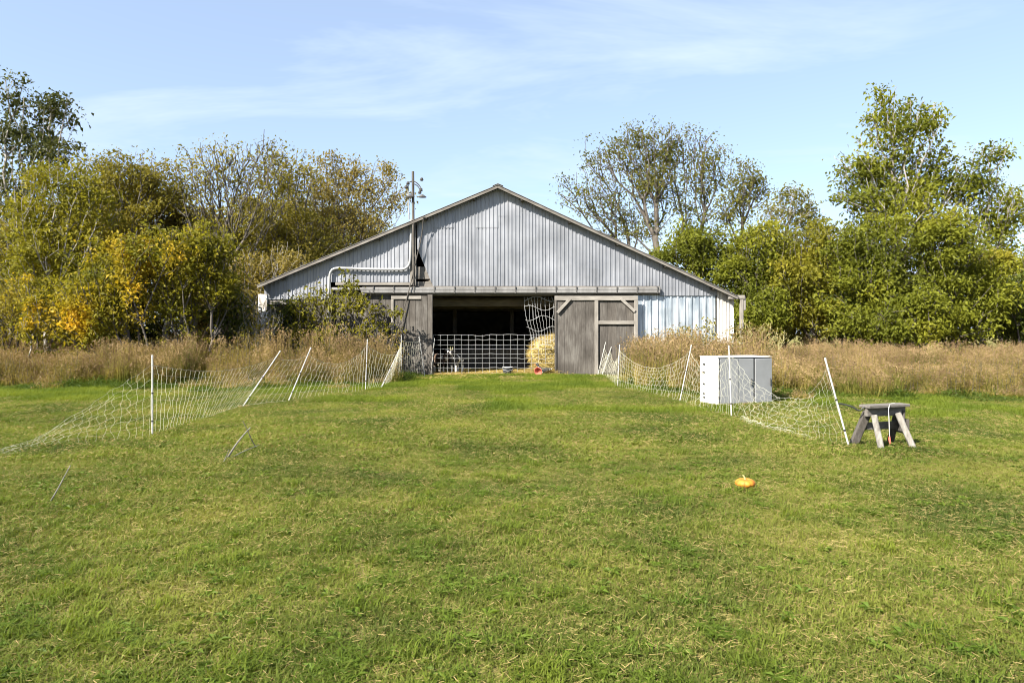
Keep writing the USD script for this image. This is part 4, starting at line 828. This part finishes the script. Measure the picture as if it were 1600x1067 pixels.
near_p = [[("blades", blades(rg, 3000, 1.06, (.025, .07), .0034, .8, .9, .035), "grass"), ("short_blades", blades(rg, 3400, 1.06, (.02, .05), .0034, .9, 1.1), "grass"),
           ("thatch", straw_bits(0, rg, np.c_[rg.uniform(-.53, .53, (1500, 2)), rg.uniform(.004, .038, 1500)], (.02, .065), .0016, .35), "thatch")] + ([("weeds", rosette(rg, 2 + 2 * j, 1.0), "weed_leaf")] if j else []) for j in range(5)]
far_p = [[("blades", blades(rg, 3200, 1.08, (.03, .085), .0055, .7, .8, .05), "grass"), ("lush", blades(rg, 260, 1.08, (.05, .10), .0045, .6, .5, .04), "lush_grass"), ("thatch", straw_bits(0, rg, np.c_[rg.uniform(-.54, .54, (600, 2)), rg.uniform(.01, .05, 600)], (.03, .08), .003, .3), "thatch")] + ([("weeds", rosette(rg, 6, 1.0), "weed_leaf")] if j == 1 else []) for j in range(4)]
lush_p = [[("blades", blades(rg, 2600, 1.1, (.04, .125), .005, .6, .5, .06), "lush_grass"), ("weeds", rosette(rg, 10, 1.0), "weed_leaf")] for j in range(3)]
P, idx, sc = [], [], []
for y in np.arange(2.0, 30.0, 1.0):
    for x in np.arange(-math.ceil(y * .78 + 2.5), math.ceil(y * .78 + 2.5) + .1, 1.0):
        if y > BY - .6 and WL - .5 < x < WR + .3: continue
        px_, py_ = x + rg.uniform(-.05, .05), y + rg.uniform(-.05, .05)
        if py_ > lawn_far(px_) + 2.2: continue
        e = py_ - lawn_far(px_); ns = float(meshkit.noise(np.array([px_ * .5, py_ * .5, 3.0]), 9))
        if py_ < 9: j = rg.integers(0, 5)
        elif (abs(px_) < 6 and py_ > 17 and ns > .45) or (e > -1.8 and ns * rg.uniform(.5, 1.3) > .42) or (py_ > 13 and ns > .72): j = 9 + rg.integers(0, 3)
        else: j = 5 + rg.integers(0, 4)
        P.append((px_, py_, float(zt(px_, py_)))); idx.append(j); s = .8 + .5 * ns; sc.append((1, 1, s))
P = np.array(P); instancer("lawn_grass", "short patchy green and straw coloured lawn grass across the foreground", "grass", near_p + far_p + lush_p, P, idx, rg.integers(0, 4, len(P)) * np.pi / 2 + rg.normal(0, .06, len(P)), sc)

# tussocks and weeds that stand out of the lawn
T, idx = [], []
tus = [[("blades", blades(rg, 130, .22, (.05, .13), .0035, .7, .5), "lush_grass")], [("blades", blades(rg, 90, .2, (.04, .10), .003, .9, .8), "weed_leaf"), ("leaves", rosette(rg, 4, .2), "weed_leaf")], [("blades", blades(rg, 110, .25, (.05, .12), .0026, .9, .9), "thatch")]]
for _ in range(3600):
    y = 2.3 + 23 * rg.uniform() ** 1.1; x = rg.uniform(-1, 1) * (y * .78 + 1)
    if y > lawn_far(x) - .3: continue
    n_ = float(meshkit.noise(np.array([x * .45, y * .45, 1.0]), 31))
    if rg.uniform() > n_ * 1.3: continue
    T.append((x, y, float(zt(x, y)))); idx.append(int(rg.choice([0, 0, 1, 1, 1])))
ca, sa = math.cos(math.radians(15)), math.sin(math.radians(15))
spots = [(4.45 + u * CW * ca - v * CD * sa, 14.8 + u * CW * sa + v * CD * ca) for u, v in [(q, -.06) for q in np.linspace(0, 1, 11)] + [(-.04, q) for q in np.linspace(0, 1, 6)]]
spots += [(b[0], b[1]) for a_, b, m_, w in legs for _ in range(2)] + [(p[0][0], p[0][1]) for p in lp + rp for _ in range(2)] + [(2.38 + .10 * math.cos(t), 6.97 + .10 * math.sin(t)) for t in np.linspace(3.3, 6.1, 6)]
for x, y in spots:
    x, y = x + rg.normal(0, .03), y + rg.normal(0, .03); T.append((x, y, float(zt(x, y)))); idx.append(int(rg.choice([0, 0, 2])))
T = np.array(T); s = rg.uniform(.5, 1.1, (len(T), 1)) * [[1, 1, .85]]
instancer("lawn_tussocks", "darker green tufts and broad leaved weeds dotted through the lawn", "weeds", tus, T, idx, rg.uniform(0, 6.28, len(T)), s)

# tall dry grass
def tall_clump(rng, n, size, h, green=.25, head=.7):
    st = blades(rng, n, size, h, .0065, .35, .22); nb = int(n * green * 1.8)
    hd_n = int(n * head); p = rng.uniform(-size / 2, size / 2, (hd_n, 2)); hh = rng.uniform(h[0] * .75, h[1] * 1.05, hd_n); a = rng.uniform(0, 6.28, hd_n); ln = np.abs(rng.normal(0, .16, hd_n)) * hh
    tp = np.c_[p + np.stack([np.cos(a), np.sin(a)], 1) * ln[:, None], hh]
    stems = frusta(np.c_[p, np.zeros(hd_n)], tp, .003, .002, 3)
    hp = np.repeat(tp, 7, 0) + rng.normal(0, 1, (hd_n * 7, 3)) * [.022, .022, .07]
    hv = leaves(hp, .06, rng, -.3, .35)
    return [("blades", st, "tan_grass"), ("stems", stems, "tan_grass"), ("seed_heads", hv, "seed_head"), ("green_blades", blades(rng, nb, size, (h[0] * .4, h[1] * .6), .006, .5, .3), "lush_grass")]
dry_p = [tall_clump(rg, 120, .62, (.5, .95), .25, .5), tall_clump(rg, 110, .62, (.6, 1.15), .15, .75), tall_clump(rg, 120, .62, (.45, .85), .5, .35), tall_clump(rg, 100, .62, (.7, 1.25), .1, .9), tall_clump(rg, 140, .62, (.3, .6), .9, .2), [("green_blades", blades(rg, 150, .7, (.12, .42), .0065, .6, .4), "rank_grass"), ("weeds", leaves(np.c_[rg.uniform(-.3, .3, (90, 2)), rg.uniform(.05, .32, 90)], .07, rg, .5, .5), "rank_grass")]]
def stalk_clump(rng):
    n = 9; p = rng.uniform(-.3, .3, (n, 2)); h = rng.uniform(.7, 1.35, n); t = np.c_[p + rng.normal(0, .09, (n, 2)), h]; A = np.c_[p, np.zeros(n)]
    q = np.repeat(np.arange(n), 60); u = rng.uniform(.35, 1.0, len(q)); lf = A[q] + (t - A)[q] * u[:, None] + rng.normal(0, 1, (len(q), 3)) * (.02 + .05 * (u > .75))[:, None]
    return [("stems", frusta(A, t, .006, .003, 4), "bark"), ("leaves", leaves(lf, .055, rng, .0, .4), "leaf_brown"), ("blades", blades(rng, 50, .6, (.3, .7), .006, .4, .3), "tan_grass")]
dry_p += [stalk_clump(rg), stalk_clump(rg)]
def dry_zone(name, label, inside, step, xr, yr, hs):
    P, idx, sc = [], [], []
    for y in np.arange(yr[0], yr[1], step):
        for x in np.arange(xr[0], xr[1], step):
            qx, qy = x + rg.uniform(-.25, .25) * step * 2, y + rg.uniform(-.25, .25) * step * 2
            if abs(qx) > qy * .78 + 3: continue
            e = inside(qx, qy)
            if e < -.35: continue
            ns = float(meshkit.noise(np.array([qx * .35, qy * .35, 7.0]), 13)); n2 = float(meshkit.noise(np.array([qx * .9, qy * .9, 2.0]), 17))
            if n2 < .17: continue
            P.append((qx, qy, float(zt(qx, qy)))); j = 4 if e < .5 or (ns < .42 and e < 1.6) else int(rg.choice([0, 1, 2, 3], p=[.3, .3, .15, .25])); j = 5 if n2 < .30 or (e < .75 and rg.uniform() < .75) or (e < 2.0 and rg.uniform() < .4) else j; j = 6 + int(rg.integers(0, 2)) if (e > .8 and rg.uniform() < .16 * (n2 > .4) + .04) else j; idx.append(j)
            h = hs(qx, qy) * (.5 + .55 * ns + .35 * n2) * rg.uniform(.7, 1.3) * (min(1, .55 + e * .35)); sc.append((1, 1, h))
    P = np.array(P); instancer(name, label, "tall grass", dry_p, P, idx, rg.uniform(0, 6.28, len(P)), sc)
def in_right(x, y):
    if x < 3.3 + max(0, y - 20) * .24: return -1
    if y > BY - .5 and x < WR + .3: return -1
    if 4.2 < x < 6.1 and y < 15.9: return -1
    return y - lawn_far(x) - (0 if x > 4.5 else .2)
def in_left(x, y):
    if x > -3.6: return -1
    if y > BY - .35 and x > WL - .4: return -1
    return y - lawn_far(x)
dry_zone("dry_grass", "tall tan and brown grass in front of the right hedge and barn end", in_right, .42, (3, 27), (15.8, 31), lambda x, y: (.92 if y > 19 and x < 8 else .72) if x < 9 else .72)
dry_zone("dry_grass", "tall orange tan grass below the left trees and before the barn's left wall", in_left, .42, (-26, -3.4), (17.8, 30), lambda x, y: .85 if x < -9 else (.95 if y > 21.5 else .74))
print("done")
